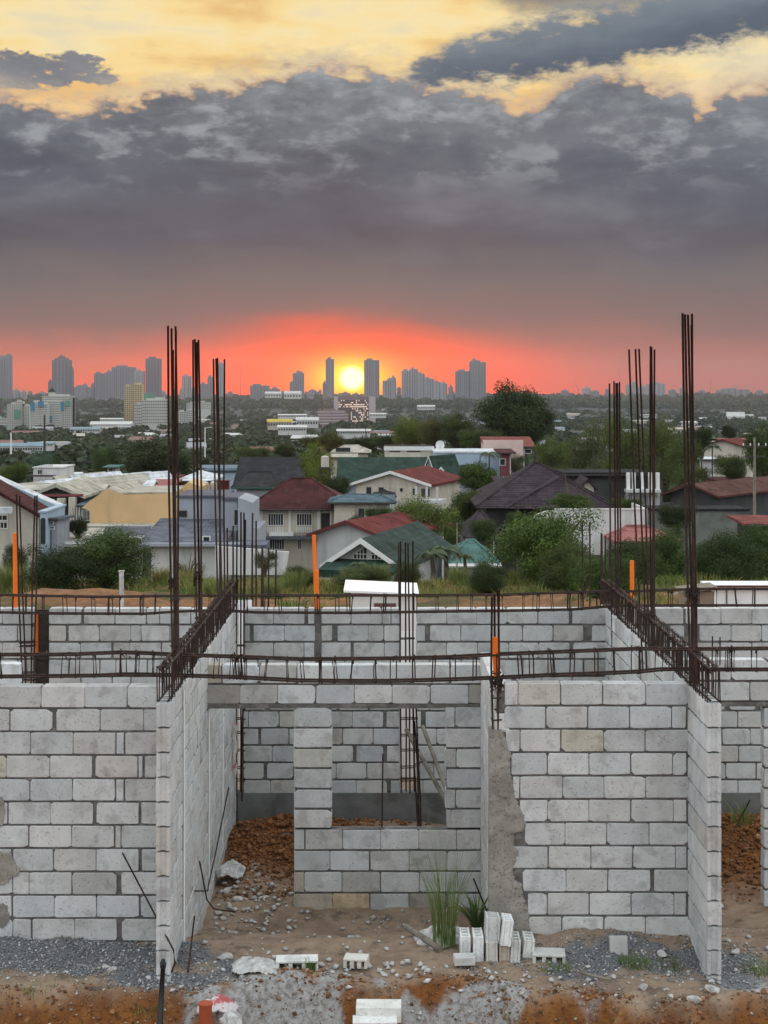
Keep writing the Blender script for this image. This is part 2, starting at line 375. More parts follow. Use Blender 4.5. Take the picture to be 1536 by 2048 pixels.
g_me.materials.clear()
def ground_mat():
    m = bpy.data.materials.new('site_soil'); m.use_nodes = True; nt = m.node_tree; b = nt.nodes['Principled BSDF']
    b.inputs['Roughness'].default_value = .95; b.inputs['Specular IOR Level'].default_value = .15
    g = nt.nodes.new('ShaderNodeNewGeometry'); pos = V(nt, g.outputs['Position'])
    at = nt.nodes.new('ShaderNodeAttribute'); at.attribute_name = 'tint'; sp = nt.nodes.new('ShaderNodeSeparateColor'); nt.links.new(at.outputs['Color'], sp.inputs[0])
    gr, du, cl = (V(nt, sp.outputs[k]) for k in range(3))
    a = noise(nt, pos, 2.2, 6, .65, .3); f = noise(nt, pos, 18, 6, .7); ff = noise(nt, pos, 70, 4, .7)
    sand = mixc(nt, a.ss(.38, .66), (.40,.30,.22), (.27,.195,.14)); sand = mixc(nt, f.ss(.55, .72)*.6, sand, (.20,.15,.11))
    sand = mixc(nt, noise(nt, pos, 3.7, 6, .7).ss(.52, .66)*.8, sand, (.13,.105,.085))
    clay = mixc(nt, a.ss(.36, .64), (.30,.125,.036), (.19,.072,.026)); clay = mixc(nt, f.ss(.48, .66), clay, (.13,.058,.028)); clay = mixc(nt, noise(nt, pos, 5.5, 5, .65).ss(.56, .70)*.8, clay, (.38,.22,.10))
    c = mixc(nt, cl, sand, clay)
    dustc = mixc(nt, f.ss(.4, .65), (.46,.455,.45), (.23,.21,.19)); c = mixc(nt, du, c, dustc)
    gv = mixc(nt, ff.ss(.42, .6), (.13,.14,.15), (.24,.25,.27)); c = mixc(nt, gr, c, gv)
    sepn = nt.nodes.new('ShaderNodeSeparateXYZ'); nt.links.new(pos.s, sepn.inputs[0]); yy = V(nt, sepn.outputs[1])
    veg = noise(nt, pos, .35, 6, .6).ss(.50, .60)*yy.ss(27, 33) ; veg = veg.max(yy.ss(43, 50))
    gc = mixc(nt, f.ss(.4, .6), (.06,.06,.028), (.15,.12,.06)); c = mixc(nt, veg, c, gc)
    nt.links.new(c.s, b.inputs['Base Color'])
    bn = nt.nodes.new('ShaderNodeBump'); bn.inputs['Strength'].default_value = .9; bn.inputs['Distance'].default_value = .03
    nt.links.new((f*1.2 + ff*.7 + a*.5).s, bn.inputs['Height']); nt.links.new(bn.outputs[0], b.inputs['Normal']); return m
g_me.materials.append(ground_mat())
link('ground', g_me, kind='structure')

# valley terrain out to the ridge on the horizon
rd = np.concatenate([np.linspace(84, 250, 30)[:-1], np.geomspace(250, 6300, 130)]); an = np.linspace(-R(62), R(62), 260)
A, Dm = np.meshgrid(np.tan(an), rd); X = A*Dm; X = np.clip(X, -7000, 7000)
Z = far_z(X, Dm) - .35*(Dm < 95); Z = Z + fbm(X/25, Dm/25, 4, 9)*3*sst(400, 1500, Dm) + fbm(X/60, Dm/60, 4, 19)*7*sst(4300, 5200, Dm)
co = np.stack([X.ravel(), Dm.ravel(), Z.ravel()], 1); n_ = len(an); i = np.arange(len(rd)-1)[:, None]*n_ + np.arange(n_-1)[None, :]
M_VALLEY = mat('wooded_valley', (.046,.052,.050), .35, .02, 0, 1, .95, c2=(.085,.08,.06), c2scale=.012, c2lo=.55, c2hi=.63)
link('valley_terrain', npmesh('valley_terrain', co, np.stack([i, i+1, i+n_+1, i+n_], -1).reshape(-1, 4), M_VALLEY, 4, None, True), kind='structure')

# haze over the whole valley
hb = MB(); hb.box(-7600, 7600, -75, 6600, -60, 160)
mh = bpy.data.materials.new('haze'); mh.use_nodes = True; n = mh.node_tree; n.nodes.remove(n.nodes['Principled BSDF'])
pv = n.nodes.new('ShaderNodeVolumePrincipled'); pv.inputs['Color'].default_value = (.76,.84,.94,1); pv.inputs['Density'].default_value = 5.6e-5
pv.inputs['Anisotropy'].default_value = .55
n.links.new(pv.outputs[0], n.nodes['Material Output'].inputs['Volume'])
hz = hb.build('haze', mh, kind='stuff'); hz.display_type = 'WIRE'

# ------------------------------------------------------------------ concrete block walls
rng = random.Random(7)
_bc = {}
def block_mesh(L, H, T, var, chip=0):
    key = (round(L, 2), round(H, 3), T, var % 10, chip)
    if key in _bc: return _bc[key]
    r = random.Random(hash(key[:2]) % 1000 + var*17 + chip*5); L = key[0]
    def cc(): return (r.uniform(.006, .018) if r.random() < .66 else r.uniform(.018, .044)) if L > .12 else r.uniform(.003, .008)
    c = [cc() for _ in range(8)]; 
    if chip: c[4] = .06 + .05*(chip == 2); c[5] = .05
    j = lambda: r.uniform(-.0025, .0025)
    pts = [(c[0], j()), (L-c[1], j()), (L+j(), c[2]*.8), (L+j(), H-c[3]*.8), (L-c[4], H+j()), (c[5] if not chip else c[6], H+j()), (j(), H-c[6]*.8), (j(), c[7]*.8)]
    cx, cz = L/2, H/2; b = .0045
    def ring(v, ins): return [(x + (ins if x < cx else -ins), v, z + (ins if z < cz else -ins)) for x, z in pts]
    vs = ring(0, b) + ring(b, 0) + ring(T, 0); fs = [tuple(range(8)), tuple(range(23, 15, -1))]
    for k in range(2):
        for i in range(8): fs.append((k*8+(i+1)%8, k*8+i, (k+1)*8+i, (k+1)*8+(i+1)%8))
    me = bpy.data.meshes.new('block'); me.from_pydata(vs, [], fs); me.materials.append(M_BLOCK); me.update(); _bc[key] = me; return me
def groove_block(L, H, T, end, var):
    key = ('g', round(L, 2), round(H, 3), T, end, var % 3)
    if key in _bc: return _bc[key]
    d = (.016, .030, .022)[var % 3]; a, b_ = T*.33, T*.67
    poly = [(0, 0), (L, 0), (L, T), (0, T), (0, b_+.012), (d, b_-.004), (d, a+.004), (0, a-.012)]
    if end == 'hi': poly = [(L-x, y) for x, y in poly][::-1]
    mb = MB(); mb.prism_z(poly, 0, H); me = mb.mesh('block', M_BLOCK); _bc[key] = me; return me
def tone(r=rng, lo=.86, hi=1.08):
    k = r.uniform(lo, hi); w = r.uniform(-.018, .020)
    if r.random() < .07: k *= .86; w += .03
    return (k*(1+w), k, k*(1-w*1.2))
def mortar(mb, u0, u1, z0, z1, T, seed, rec=.015):
    nu = max(2, int((u1-u0)/.032)); nz = max(2, int((z1-z0)/.028))
    us = np.linspace(u0, u1, nu+1); zs = np.linspace(z0, z1, nz+1); U, Z = np.meshgrid(us, zs)
    v = rec + fbm(U*14, Z*14, 3, seed)*.020; v = v - sst(.24, .40, fbm(U*3.4+9, Z*5.5, 5, seed+3))*.011
    v = np.clip(v, -.006, .023)
    b = len(mb.v); mb.v += [(float(a), float(c), float(d)) for a, c, d in zip(U.ravel(), v.ravel(), Z.ravel())]; w = nu+1; fs = []
    for i in range(nz):
        for k in range(nu): fs.append((b+i*w+k, b+i*w+k+1, b+(i+1)*w+k+1, b+(i+1)*w+k))
    mb.f += fs; mb.m += [0]*len(fs)
    mb.box(u0+.002, u1-.002, .027, T-.012, z0+.002, z1-.003)
def wall(name, label, cat, loc, rot, T, rows, mort, group=None, ends=(), seed=0):
    """rows: (z0, z1, [(u0, u1, tint|None, chip)])  in the wall's own frame"""
    t = thing(name, label, cat, loc, rot, group); r = random.Random(seed+3)
    for k, (z0, z1, segs) in enumerate(rows):
        for i, sg in enumerate(segs):
            u0, u1 = sg[0], sg[1]; tint = sg[2] if len(sg) > 2 and sg[2] else tone(r); chip = sg[3] if len(sg) > 3 else 0
            if u1 - u0 < .03: continue
            lo = ends and 'lo' in ends and i == 0; hi = ends and 'hi' in ends and i == len(segs)-1
            if lo or hi: me = groove_block(u1-u0, z1-z0, T, 'lo' if lo else 'hi', r.randrange(3))
            else: me = block_mesh(u1-u0, z1-z0, T, r.randrange(10), chip)
            o = link('block', me, t, (u0, r.uniform(-.003, .003), z0), tint)
            if chip == 0 and rows is not None and r.random() < .5 and not (lo or hi): o.rotation_euler = (0, r.uniform(-.006, .006), 0)
    mb = MB()
    for q, (u0, u1, z0, z1) in enumerate(mort): mortar(mb, u0, u1, z0, z1, T, seed+q*7+1)
    if mort: mb.build('mortar', M_MORTAR, t)
    return t
JT, HJ = .0035, .020                                      # half thin joint, bed joint height
def segs_from(D, joints, xa, xb, X0, tints={}, chips={}):
    """joints in photo pixels; a pair is a wide mortar-filled joint; returns u-segments relative to X0"""
    e = [xa]; out = []; cur = xa
    k = 0
    for j in joints:
        if isinstance(j, tuple): a, b = XP(j[0], D), XP(j[1], D)
        else: a, b = XP(j, D)-JT, XP(j, D)+JT
        if a > cur: out.append((cur-X0, a-X0, tints.get(k), chips.get(k, 0)))
        cur = b; k += 1
    if xb > cur: out.append((cur-X0, xb-X0, tints.get(k), chips.get(k, 0)))
    return out
def run_bond(u0, u1, off, r, wide=.15, L=.40):
    out = []; u = u0; first = off
    while u < u1 - .02:
        l = first if first else L; first = 0
        e = min(u1, u + l); out.append((u, e)); u = e + (.012 if r.random() > wide else r.uniform(.03, .09))
    return out
BEIGE = (.92,.86,.74); BROWN = (.80,.70,.58); DARKB = (.62,.58,.52); TANB = (.95,.74,.50)

ROW = .2222
def rowz(top, k): return (top - (k+1)*ROW + HJ, top - k*ROW) if k else (top - ROW + HJ, top)
# near wall, left of the left party wall
jl = [[-3, 82, 169, 254.5], [-88, 20, (105, 113), 200, 287], [-23, 61, 146, (230, 233), (247, 251)], [12, 99, (184, 191), 276, (286, 290)],
      [-25, 60, 145, (229, 232), (246, 250)], [(14, 17), 101, (186, 193), (277, 283)], [-27, 58, 143, (228, 231), 242], [(23, 26), 107, 192, (276, 284)],
      [(24, 26), 58, 144, (232, 243)], [(23, 26), 108, 193, (277, 282)], [25, (62, 65), 149, (233, 244)], [25, 110, 196, 281]]
X0 = -4.6; rows = []
for k, j in enumerate(jl):
    z0, z1 = rowz(2.82, k); jj = [-102-(k % 2)*42, -18-(k % 2)*42] + [q for q in j if (q if not isinstance(q, tuple) else q[0]) > -15]
    rows.append((z0, z1, segs_from(DF, jj, X0, -2.03, X0, {1: TANB} if k == 6 else ({2: BEIGE} if k in (0, 3) else {}), {3: 1} if k == 1 else {})))
rows.append((-.05, rowz(2.82, 11)[0]-HJ, segs_from(DF, [-20, 64, 150, 235], X0, -2.03, X0)))
wall('block_wall', 'nearest grey block wall at the left edge, left of the left party wall', 'wall', (X0, DF, 0), 0, .15, rows, [(0, -2.03-X0, -.1, 2.81)], seed=1)
mb = MB()
for px, py, w, h_ in ((-2, 1622, 14, 60), (4, 1735, 34, 62), (0, 1830, 20, 50)):
    r = random.Random(int(py)); c = XP(px, DF)-X0, ZP(py, DF); n = 26
    poly = [(c[0]+w/210*math.cos(a)*r.uniform(.7, 1.1), c[1]+h_/420*math.sin(a)*r.uniform(.8, 1.15)) for a in np.linspace(0, 2*math.pi, n, endpoint=False)]
    mb.prism_y(poly, -.012, .02)
mb.build('mortar_patch', M_PLASTER, bpy.data.objects['block_wall'])

# near wall, right
jr = [[1036, 1122, 1206, 1291], [1092, 1176, 1260, 1344], [(1039, 1041), 1122, 1207, 1291], [1022, 1095, 1178, 1262, 1345], [1040, 1125, 1208, 1291],
      [1095, 1178, 1262, 1347], [1047, 1130, 1213, 1298], [1097, 1182, 1266, 1351], [1048, 1132, 1216, (1300, 1309)], [1095, 1179, 1263, 1348], [1124, 1208, 1291], [1090, 1174, 1260, 1340]]
X0 = XP(1008, DF); rows = []
for k, j in enumerate(jr):
    z0, z1 = rowz(2.845, k); 
    xb = XP(1377, DF) - (k % 2)*.02
    ti = {2: BEIGE} if k == 2 else ({1: (.9,.88,.8)} if k == 0 else {})
    st = XP([1010, 1009, 1012, 1015, 1026, 1040, 1050, 1020, 1046, 1056, 1058, 1040][k], DF)
    rows.append((z0, z1, segs_from(DF, [q for q in j if (q if not isinstance(q, tuple) else q[0]) > 762+(st*F_PX/DF)+6], st, xb, X0, ti)))
w_r = wall('block_wall', 'near pale block wall between the rough plaster column and the right party wall', 'wall', (X0, DF, 0), 0, .15, rows, [(0, XP(1380, DF)-X0, -.05, 2.82)], seed=2)
# rough cast column at its left end
L_ = 978; edge = [(1006, 1460), (1012, 1480), (1020, 1500), (1022, 1512), (1019, 1540), (1026, 1560), (1031, 1590), (1036, 1605), (1050, 1630), (1055, 1650), (1048, 1662), (1031, 1668), (1029, 1690), (1038, 1702),
        (1033, 1722), (1026, 1738), (1030, 1760), (1046, 1768), (1047, 1790), (1054, 1806), (1059, 1830), (1062, 1860), (1060, 1905)]
rr_ = random.Random(4); X0 = XP(L_, DF); cm = thing('concrete_column', 'rough grey mortar cast column with a ragged right edge beside the near block wall', 'column', (X0, DF, 0))
ys = np.arange(1458, 1912, 3.2); ex = np.interp(ys, [q[1] for q in edge], [q[0] for q in edge]) + [rr_.uniform(-2.2, 2.2) for _ in ys]
nc = 22; vs = []; fs = []
for a_, (y_, e_x) in enumerate(zip(ys, ex)):
    for c_ in range(nc+1):
        t_ = c_/nc; x_p = L_ + (e_x-L_)*t_; uu = XP(x_p, DF)-X0; zz = ZP(y_, DF)
        dpt = -.022*(1-t_**6) + float(fbm(uu*9, zz*9, 4, 77))*.022*(t_ < .97) + .012*(t_ > .99)
        vs.append((uu, dpt, zz))
for a_ in range(len(ys)-1):
    for c_ in range(nc): i_ = a_*(nc+1)+c_; fs.append((i_, i_+nc+1, i_+nc+2, i_+1))
mb = MB(); mb.add(vs, fs); mb.build('render_coat', M_PLASTER, cm, smooth=True)
mb = MB(); mb.box(0.004, XP(1003, DF)-X0, .02, .165, -.1, ZP(1459, DF)); mb.build('core', M_PLASTER, cm)

# return wall joining it to the middle wall
rows = []
for k in range(12):
    z0, z1 = rowz(2.79, k); rows.append((z0, z1, [(a, b) for a, b in run_bond(0, DM-DF-.02, .2 if k % 2 else 0, rng)]))
rt = wall('block_wall', 'short return block wall seen edge-on, from the plaster column back to the window wall', 'wall', (1.085, DM-.01, 0), R(-90), .14, rows, [(0, DM-DF-.02, -.05, 2.78)], seed=3)

# middle wall with door opening and window opening
X0 = XP(404, DM); XE = XP(969, DM); Rm = 40.55*DM/F_PX; topM = ZP(1330, DM)
def mz(k): return (topM-(k+1)*Rm+.022, topM-k*Rm)
rows = [(mz(0)[0], mz(0)[1], segs_from(DM, [444, 519, 594, 669, 748, 824, 901, 963], X0, XE, X0, {0: BROWN})),
        (mz(1)[0], mz(1)[1], segs_from(DM, [479, 555, 632, 708, 784, 861, 937], X0, XE, X0, {0: DARKB, 7: DARKB}))]
pil = [1413, 1456, 1497, 1537, 1578, 1618, 1658]
for k in range(6):
    z1, z0 = ZP(pil[k], DM)-.012, ZP(pil[k+1], DM)+.012
    sg = [(XP(588+(k in (1, 2))*-1, DM)-X0, XP(664, DM)-X0, [None, None, (.93,.90,.83), None, None, None][k], 1 if k == 0 else 0)]
    pr = [[(909, 911)], [], [912], [], [911], [902]][k]
    xa = XP([891, 893, 890, 893, 890, 893][k], DM)
    sg += segs_from(DM, pr, xa, XE, X0)
    rows.append((z0, z1, sg))
ylow = [1658, 1701, 1743, 1786, 1830]
for k, j in enumerate([[(608, 611), 685, 761, 837, 913, 962], [660, (738, 741), 818, 894], [608, 684, 761, 839, 915], [665, 740, 818, 895]]):
    rows.append((ZP(ylow[k+1], DM)+.012, ZP(ylow[k], DM)-.012, segs_from(DM, j, XP(588, DM), XE, X0, {3: DARKB, 1: TANB, 0: BROWN} if k == 3 else ({0: BROWN} if k == 2 else ({3: (.8,.8,.76)} if k == 1 else {})))))
rows.append((-.2, ZP(1832, DM), segs_from(DM, [610, 700, 780, 850], XP(588, DM), XE, X0)))
wu = lambda px: XP(px, DM)-X0
mm = wall('block_wall', 'middle block wall with a doorway at left and a square window hole under its lintel', 'wall', (X0, DM, 0), 0, .15, rows,
     [(0.003, XE-X0, mz(1)[0], topM-.01), (wu(590), wu(663), ZP(1657, DM), ZP(1425, DM)), (wu(893), XE-X0, ZP(1657, DM), ZP(1412, DM)), (wu(590), XE-X0, -.15, ZP(1659, DM))], seed=4)
mb = MB(); mb.box(0, XE-X0, .004, .146, mz(1)[0]-.055, mz(1)[0]-.003); mb.build('lintel_beam', M_MORTAR, mm)

# back wall of the middle unit
Rb = 34.45*DB/F_PX; topB = ZP(1217, DB)
def bz(k): return (topB-(k+1)*Rb+.026, topB-k*Rb)
jb1 = [[547, (608, 616)], [(500, 507), 568], [547, 608], [515, 577]]
jb2 = [[702, 764, (781, 783)], [(664, 675), 736, 768], [(701, 707), 768], [690, 752]]
jb3 = [[893, 953, 1015, 1076, (1138, 1145)], [(850, 860), 922, 984, 1045, (1105, 1107), (1166, 1184)], [893, 955, 1017, 1077, (1138, 1147)], [860, 922, 984, (1044, 1047), 1105, (1165, 1169)]]
def rows_multi(js, xa, xb, nrows, r, X0, D=DB, zf=None, pitch=61.5):
    rows = []
    for k in range(nrows):
        z0, z1 = (zf or bz)(k)
        if k < len(js): s = segs_from(D, js[k], XP(xa, D), XP(xb, D), X0)
        else:
            st = xa + (pitch/2 if k % 2 else 0) + r.uniform(-8, 14); q = []
            while st < xb - 8:
                if st > xa+8: q.append((st, st+r.uniform(5, 11)) if r.random() < .22 else st)
                st += pitch
            s = segs_from(D, q, XP(xa, D), XP(xb, D), X0)
        rows.append((z0, z1, s))
    return rows
X0 = XP(480, DB)
rB = []
for js, a, b in ((jb1, 487, 629), (jb2, 643, 800), (jb3, 833, 1212)):
    rB.append(rows_multi(js, a, b, 11, random.Random(a), X0))
rows = [(rB[0][k][0], rB[0][k][1], rB[0][k][2] + rB[1][k][2] + rB[2][k][2]) for k in range(11)]
bu = lambda px: XP(px, DB)-X0
bw_ = wall('block_wall', 'back block wall behind the window wall, split by a tall gap that holds rebar', 'wall', (X0, DB, 0), 0, .15, rows,
     [(bu(489), bu(799), .42, topB-.012), (bu(834), bu(1211), .42, topB-.012)], seed=5)
mb = MB(); mb.box(bu(466), bu(1216), -.03, .18, -.3, .405); mb.build('footing', M_FOOT, bw_)
# back wall of the left unit
X0 = XP(98, DB)
jl_ = [[(162, 168), 230, 293, 319, 382, 430], [(132, 137), 199, 261, 282, 340, 402], [161, (223, 227), 259, 323, 385], [137, 200, 232, 295, 357], [162, 225, 262, 325], [135, 198, 260, 322]]
wall('block_wall', 'back block wall of the left unit, between the dark gap and the left party wall', 'wall', (X0, DB, 0), 0, .15, rows_multi(jl_, 98, 458, 13, random.Random(9), X0), [(0, XP(458, DB)-X0, -.1, topB-.012)], seed=6)
X0 = XP(-130, DB)
wall('block_wall', 'piece of back block wall at the far left edge, left of the dark gap', 'wall', (X0, DB, 0), 0, .15, rows_multi([[4, -58], [35, -26], [5, -57], [36, -25]] and [[-119, -58, 4], [-88, -26, 35], [-119, -57, 5], [-88, -25, 36]], -130, 65, 13, random.Random(10), X0), [(0, XP(65, DB)-X0, -.1, topB-.012)], seed=7)
# back wall of the right unit
X0 = XP(1229, DB)
jrr = [[1250, 1311, (1367, 1371), 1442, 1504], [1280, 1340, (1368, 1399), 1462, 1523], [1250, 1311, 1380, 1441, 1504], [1280, 1342, 1411, 1472]]
wb = wall('block_wall', 'back block wall of the right unit, behind the right party wall', 'wall', (X0, DB, 0), 0, .15, rows_multi(jrr, 1229, 1700, 11, random.Random(12), X0), [(0, XP(1700, DB)-X0, .42, topB-.012)], seed=8)
mb = MB(); mb.box(0, XP(1700, DB)-X0, -.03, .18, -.3, .405); mb.build('footing', M_FOOT, wb)
# middle wall of the right unit (lintel and right pier)
X0 = XP(1338, DM)
rows = [(ZP(1362, DM)+.012, ZP(1319, DM), segs_from(DM, [1388, 1462, 1537, 1612], X0, XP(1720, DM), X0)), (ZP(1403, DM)+.01, ZP(1363, DM)-.01, segs_from(DM, [1425, 1500, 1575, 1650], X0, XP(1720, DM), X0)),
        ]
for k in range(12):
    rows.append((ZP(1415+40.5*(k+1), DM)+.012, ZP(1415+40.5*k, DM)-.012, segs_from(DM, [1600] if k % 2 else [1565, 1640], XP(1528, DM), XP(1720, DM), X0)))
mr = wall('block_wall', 'lintel and pier of block at the right edge, right of the right party wall', 'wall', (X0, DM, 0), 0, .15, rows, [(0.003, XP(1720, DM)-X0, ZP(1403, DM), ZP(1320, DM)), (XP(1530, DM)-X0, XP(1720, DM)-X0, -.3, ZP(1415, DM))], seed=9)
mb = MB(); mb.box(0, XP(1720, DM)-X0, .004, .146, ZP(1413, DM), ZP(1404, DM)); mb.build('lintel_beam', M_MORTAR, mr)
# broken stub of a middle wall at far left
X0 = -5.2
wall('block_wall', 'broken pale stub of block wall at far left, just above the nearest wall', 'wall', (X0, DM-.3, 0), 0, .15, [(ZP(1370, DM-.3), ZP(1328, DM-.3), [(0.3, .7), (.71, XP(38, DM-.3)-X0, (1.2,1.22,1.25), 1)]), (ZP(1414, DM-.3), ZP(1374, DM-.3), [(.3, .86), (.87, XP(30, DM-.3)-X0)])], [(.3, XP(28, DM-.3)-X0, 2.0, ZP(1330, DM-.3))], seed=10)

# party walls running away from the camera
def party(face, sgn, label, seed):
    r = random.Random(seed); Ltot = DB+.35-DE; T = .125; rows = []
    for k in range(13):
        z0, z1 = rowz(2.82, k) if k < 12 else (-.3, 2.82-12*ROW)
        e = []
        if sgn > 0:
            segs = run_bond(0, DF-DE+.02, .2 if k % 2 else 0, r, .1) + run_bond(DF-DE+.055, DM-DE+.02, .3 if k % 2 else .12, r, .2) + run_bond(DM-DE+.06, Ltot, .2 if k % 2 else 0, r, .2)
        else:
            L2 = Ltot - (DF-DE) - .05; segs = run_bond(0, L2, .2 if k % 2 else 0, r, .2) + [(L2+.03, L2+.03+(.25 if k % 2 else .41)), (L2+.45 if not k % 2 else L2+.29, Ltot)]
        rows.append((z0, z1, [(a, b, tone(r, .90, 1.12)) for a, b in segs]))
    loc = (face, DE, 0) if sgn > 0 else (face, DE+Ltot, 0)
    return wall('party_wall', label, 'wall', loc, R(90) if sgn > 0 else R(-90), T, rows, [((.036, Ltot-.004) if sgn > 0 else (.004, Ltot-.036)) + (-.35, 2.81)], ends=('lo',) if sgn > 0 else ('hi',), seed=seed, group='party walls running away from the camera')
pl = party(XL, 1, 'left party wall of blocks running away from the camera, its notched end nearest', 31)
pr_ = party(XR, -1, 'right party wall of blocks running away from the camera, its rough end nearest', 32)
mb = MB()
for dd in (DF-DE+.038, DM-DE+.04, DM-DE+1.5): mb.tube([(dd, -.008, .2), (dd+.004, -.010, 1.4), (dd, -.008, 2.78)], .011, 6)
mb.build('conduit', M_WHITESHEET, pl)

# ------------------------------------------------------------------ reinforcing bars
def stirrup_mesh(w, h_, r, hook=True):
    mb = MB(); mb.tube([(-w/2, 0, 0), (w/2, 0, 0), (w/2, 0, h_), (-w/2, 0, h_)], r, 4, closed=True)
    if hook: mb.tube([(-w/2, .004, h_), (-w/2+.05, .006, h_-.055)], r, 4)
    return mb.mesh('stirrup', M_REBAR)
def long_cage(label, x, d0, d1, zb, zt, seed):
    """beam cage lying along a party wall"""
    t = thing('beam_cage', label, 'rebar cage', (x, d0, zb), 0, 'rebar beam cages'); r = random.Random(seed); L = d1-d0; w = .095; h_ = zt-zb
    for sx in (-1, 1):
        for z in (.012, h_-.012):
            mb = MB(); mb.tube([(sx*w/2*.8+r.uniform(-.004, .004), y, z+r.uniform(-.006, .006)) for y in np.linspace(-.02, L, 9)], .0095, 6); mb.build('bar', M_REBAR, t)
    ms = [stirrup_mesh(w+.015, h_, .0062), stirrup_mesh(w, h_+.01, .0062), stirrup_mesh(w+.02, h_-.01, .0062)]
    y = .01
    while y < L:
        o = link('stirrup', r.choice(ms), t, (r.uniform(-.008, .008), y, r.uniform(-.012, .008))); o.rotation_euler = (r.gauss(0, .05), r.gauss(0, .02), r.gauss(0, .07)); y += r.choice((.05, .07, .09, .10, .10, .12))
    mb = MB(); y = 0
    for q in range(int(L/.1)):
        y = q*.1 + r.uniform(0, .05)
        for sx in (-1, 1):
            mb.tube([(sx*w*.42, y, h_), (sx*w*.42+.012, y+.01, h_+.014), (sx*w*.42-.01, y+.02, h_+.006)], .003, 3)
    mb.build('tie_wire', M_WIRE, t, kind='stuff')
    return t
long_cage('long rebar beam cage lying along the top of the left party wall', XL-.062, DE+.02, DB+.4, 2.835, 3.15, 1)
long_cage('long rebar beam cage lying along the top of the right party wall', XR+.062, DE+.02, DB+.4, 2.835, 3.15, 2)
def cross_cage(label, D, top, bot, px0, px1, seed, step=.20, dense=()):
    """beam cage across the view; top/bot are (px, py) polylines of the near bars"""
    r = random.Random(seed); x0 = XP(px0, D); t = thing('beam_cage', label, 'rebar cage', (x0, D, 2.8), 0, 'rebar beam cages')
    pxs = np.linspace(px0, px1, 40); ty = np.interp(pxs, *zip(*top)); by = np.interp(pxs, *zip(*bot))
    for ys_, nm in ((ty, 0), (by, 1)):
        for dy in (0, .09):
            mb = MB(); mb.tube([(XP(p, D)-x0, dy, ZP(y, D)-2.8 + (.004 if dy else 0)) for p, y in zip(pxs, ys_)], .0105, 6); mb.build('bar', M_REBAR, t)
    x = x0+.05; xe = XP(px1, D); cache = {}
    def put(x):
        px = CX + x*F_PX/D; yt, yb = np.interp(px, *zip(*top)), np.interp(px, *zip(*bot)); h_ = ZP(yt, D)-ZP(yb, D)+.02+r.uniform(0, .02)
        k = round(h_, 2)
        if k not in cache:
            mb = MB(); mb.tube([(0, -.012, 0), (0, .105, 0), (0, .105, k), (0, -.012, k)], .0064, 4, closed=True); mb.tube([(0, -.012, k), (.012, .04, k-.05)], .0064, 4); cache[k] = mb.mesh('stirrup', M_REBAR)
        o = link('stirrup', cache[k], t, (x-x0, 0, ZP(yb, D)-2.8-.012)); o.rotation_euler = (r.gauss(0, .03), r.gauss(0, .045), r.gauss(0, .25))
    while x < xe:
        put(x); 
        if r.random() < .22: put(x+.022)
        x += r.uniform(step*.7, step*1.3)
    for p in dense: put(XP(p, D))
cross_cage('bent rebar beam cage spanning in front, across both party walls above the lintel', DF+.03,
    [(-120, 1313), (0, 1311), (130, 1311), (250, 1306), (350, 1311), (470, 1315), (600, 1320), (760, 1319), (900, 1316), (1000, 1310), (1180, 1303), (1280, 1299), (1380, 1300), (1500, 1299), (1660, 1298)],
    [(-120, 1357), (0, 1355), (200, 1353), (250, 1350), (330, 1352), (470, 1356), (600, 1363), (760, 1364), (900, 1361), (1000, 1357), (1100, 1352), (1270, 1346), (1340, 1339), (1400, 1341), (1660, 1341)],
    -120, 1640, 11, .19, (468, 474, 481, 488, 490, 1453, 1457, 1462))
cross_cage('farther rebar beam cage spanning along the top of the back block walls', DB-.35,
    [(-120, 1191), (0, 1191), (200, 1195), (340, 1193), (500, 1192), (760, 1192), (1000, 1191), (1100, 1187), (1250, 1184), (1400, 1179), (1660, 1179)],
    [(-120, 1224), (0, 1226), (100, 1228), (300, 1229), (350, 1224), (450, 1222), (500, 1226), (700, 1227), (900, 1224), (1000, 1223), (1150, 1220), (1230, 1213), (1400, 1212), (1660, 1212)],
    -120, 1640, 12, .21)

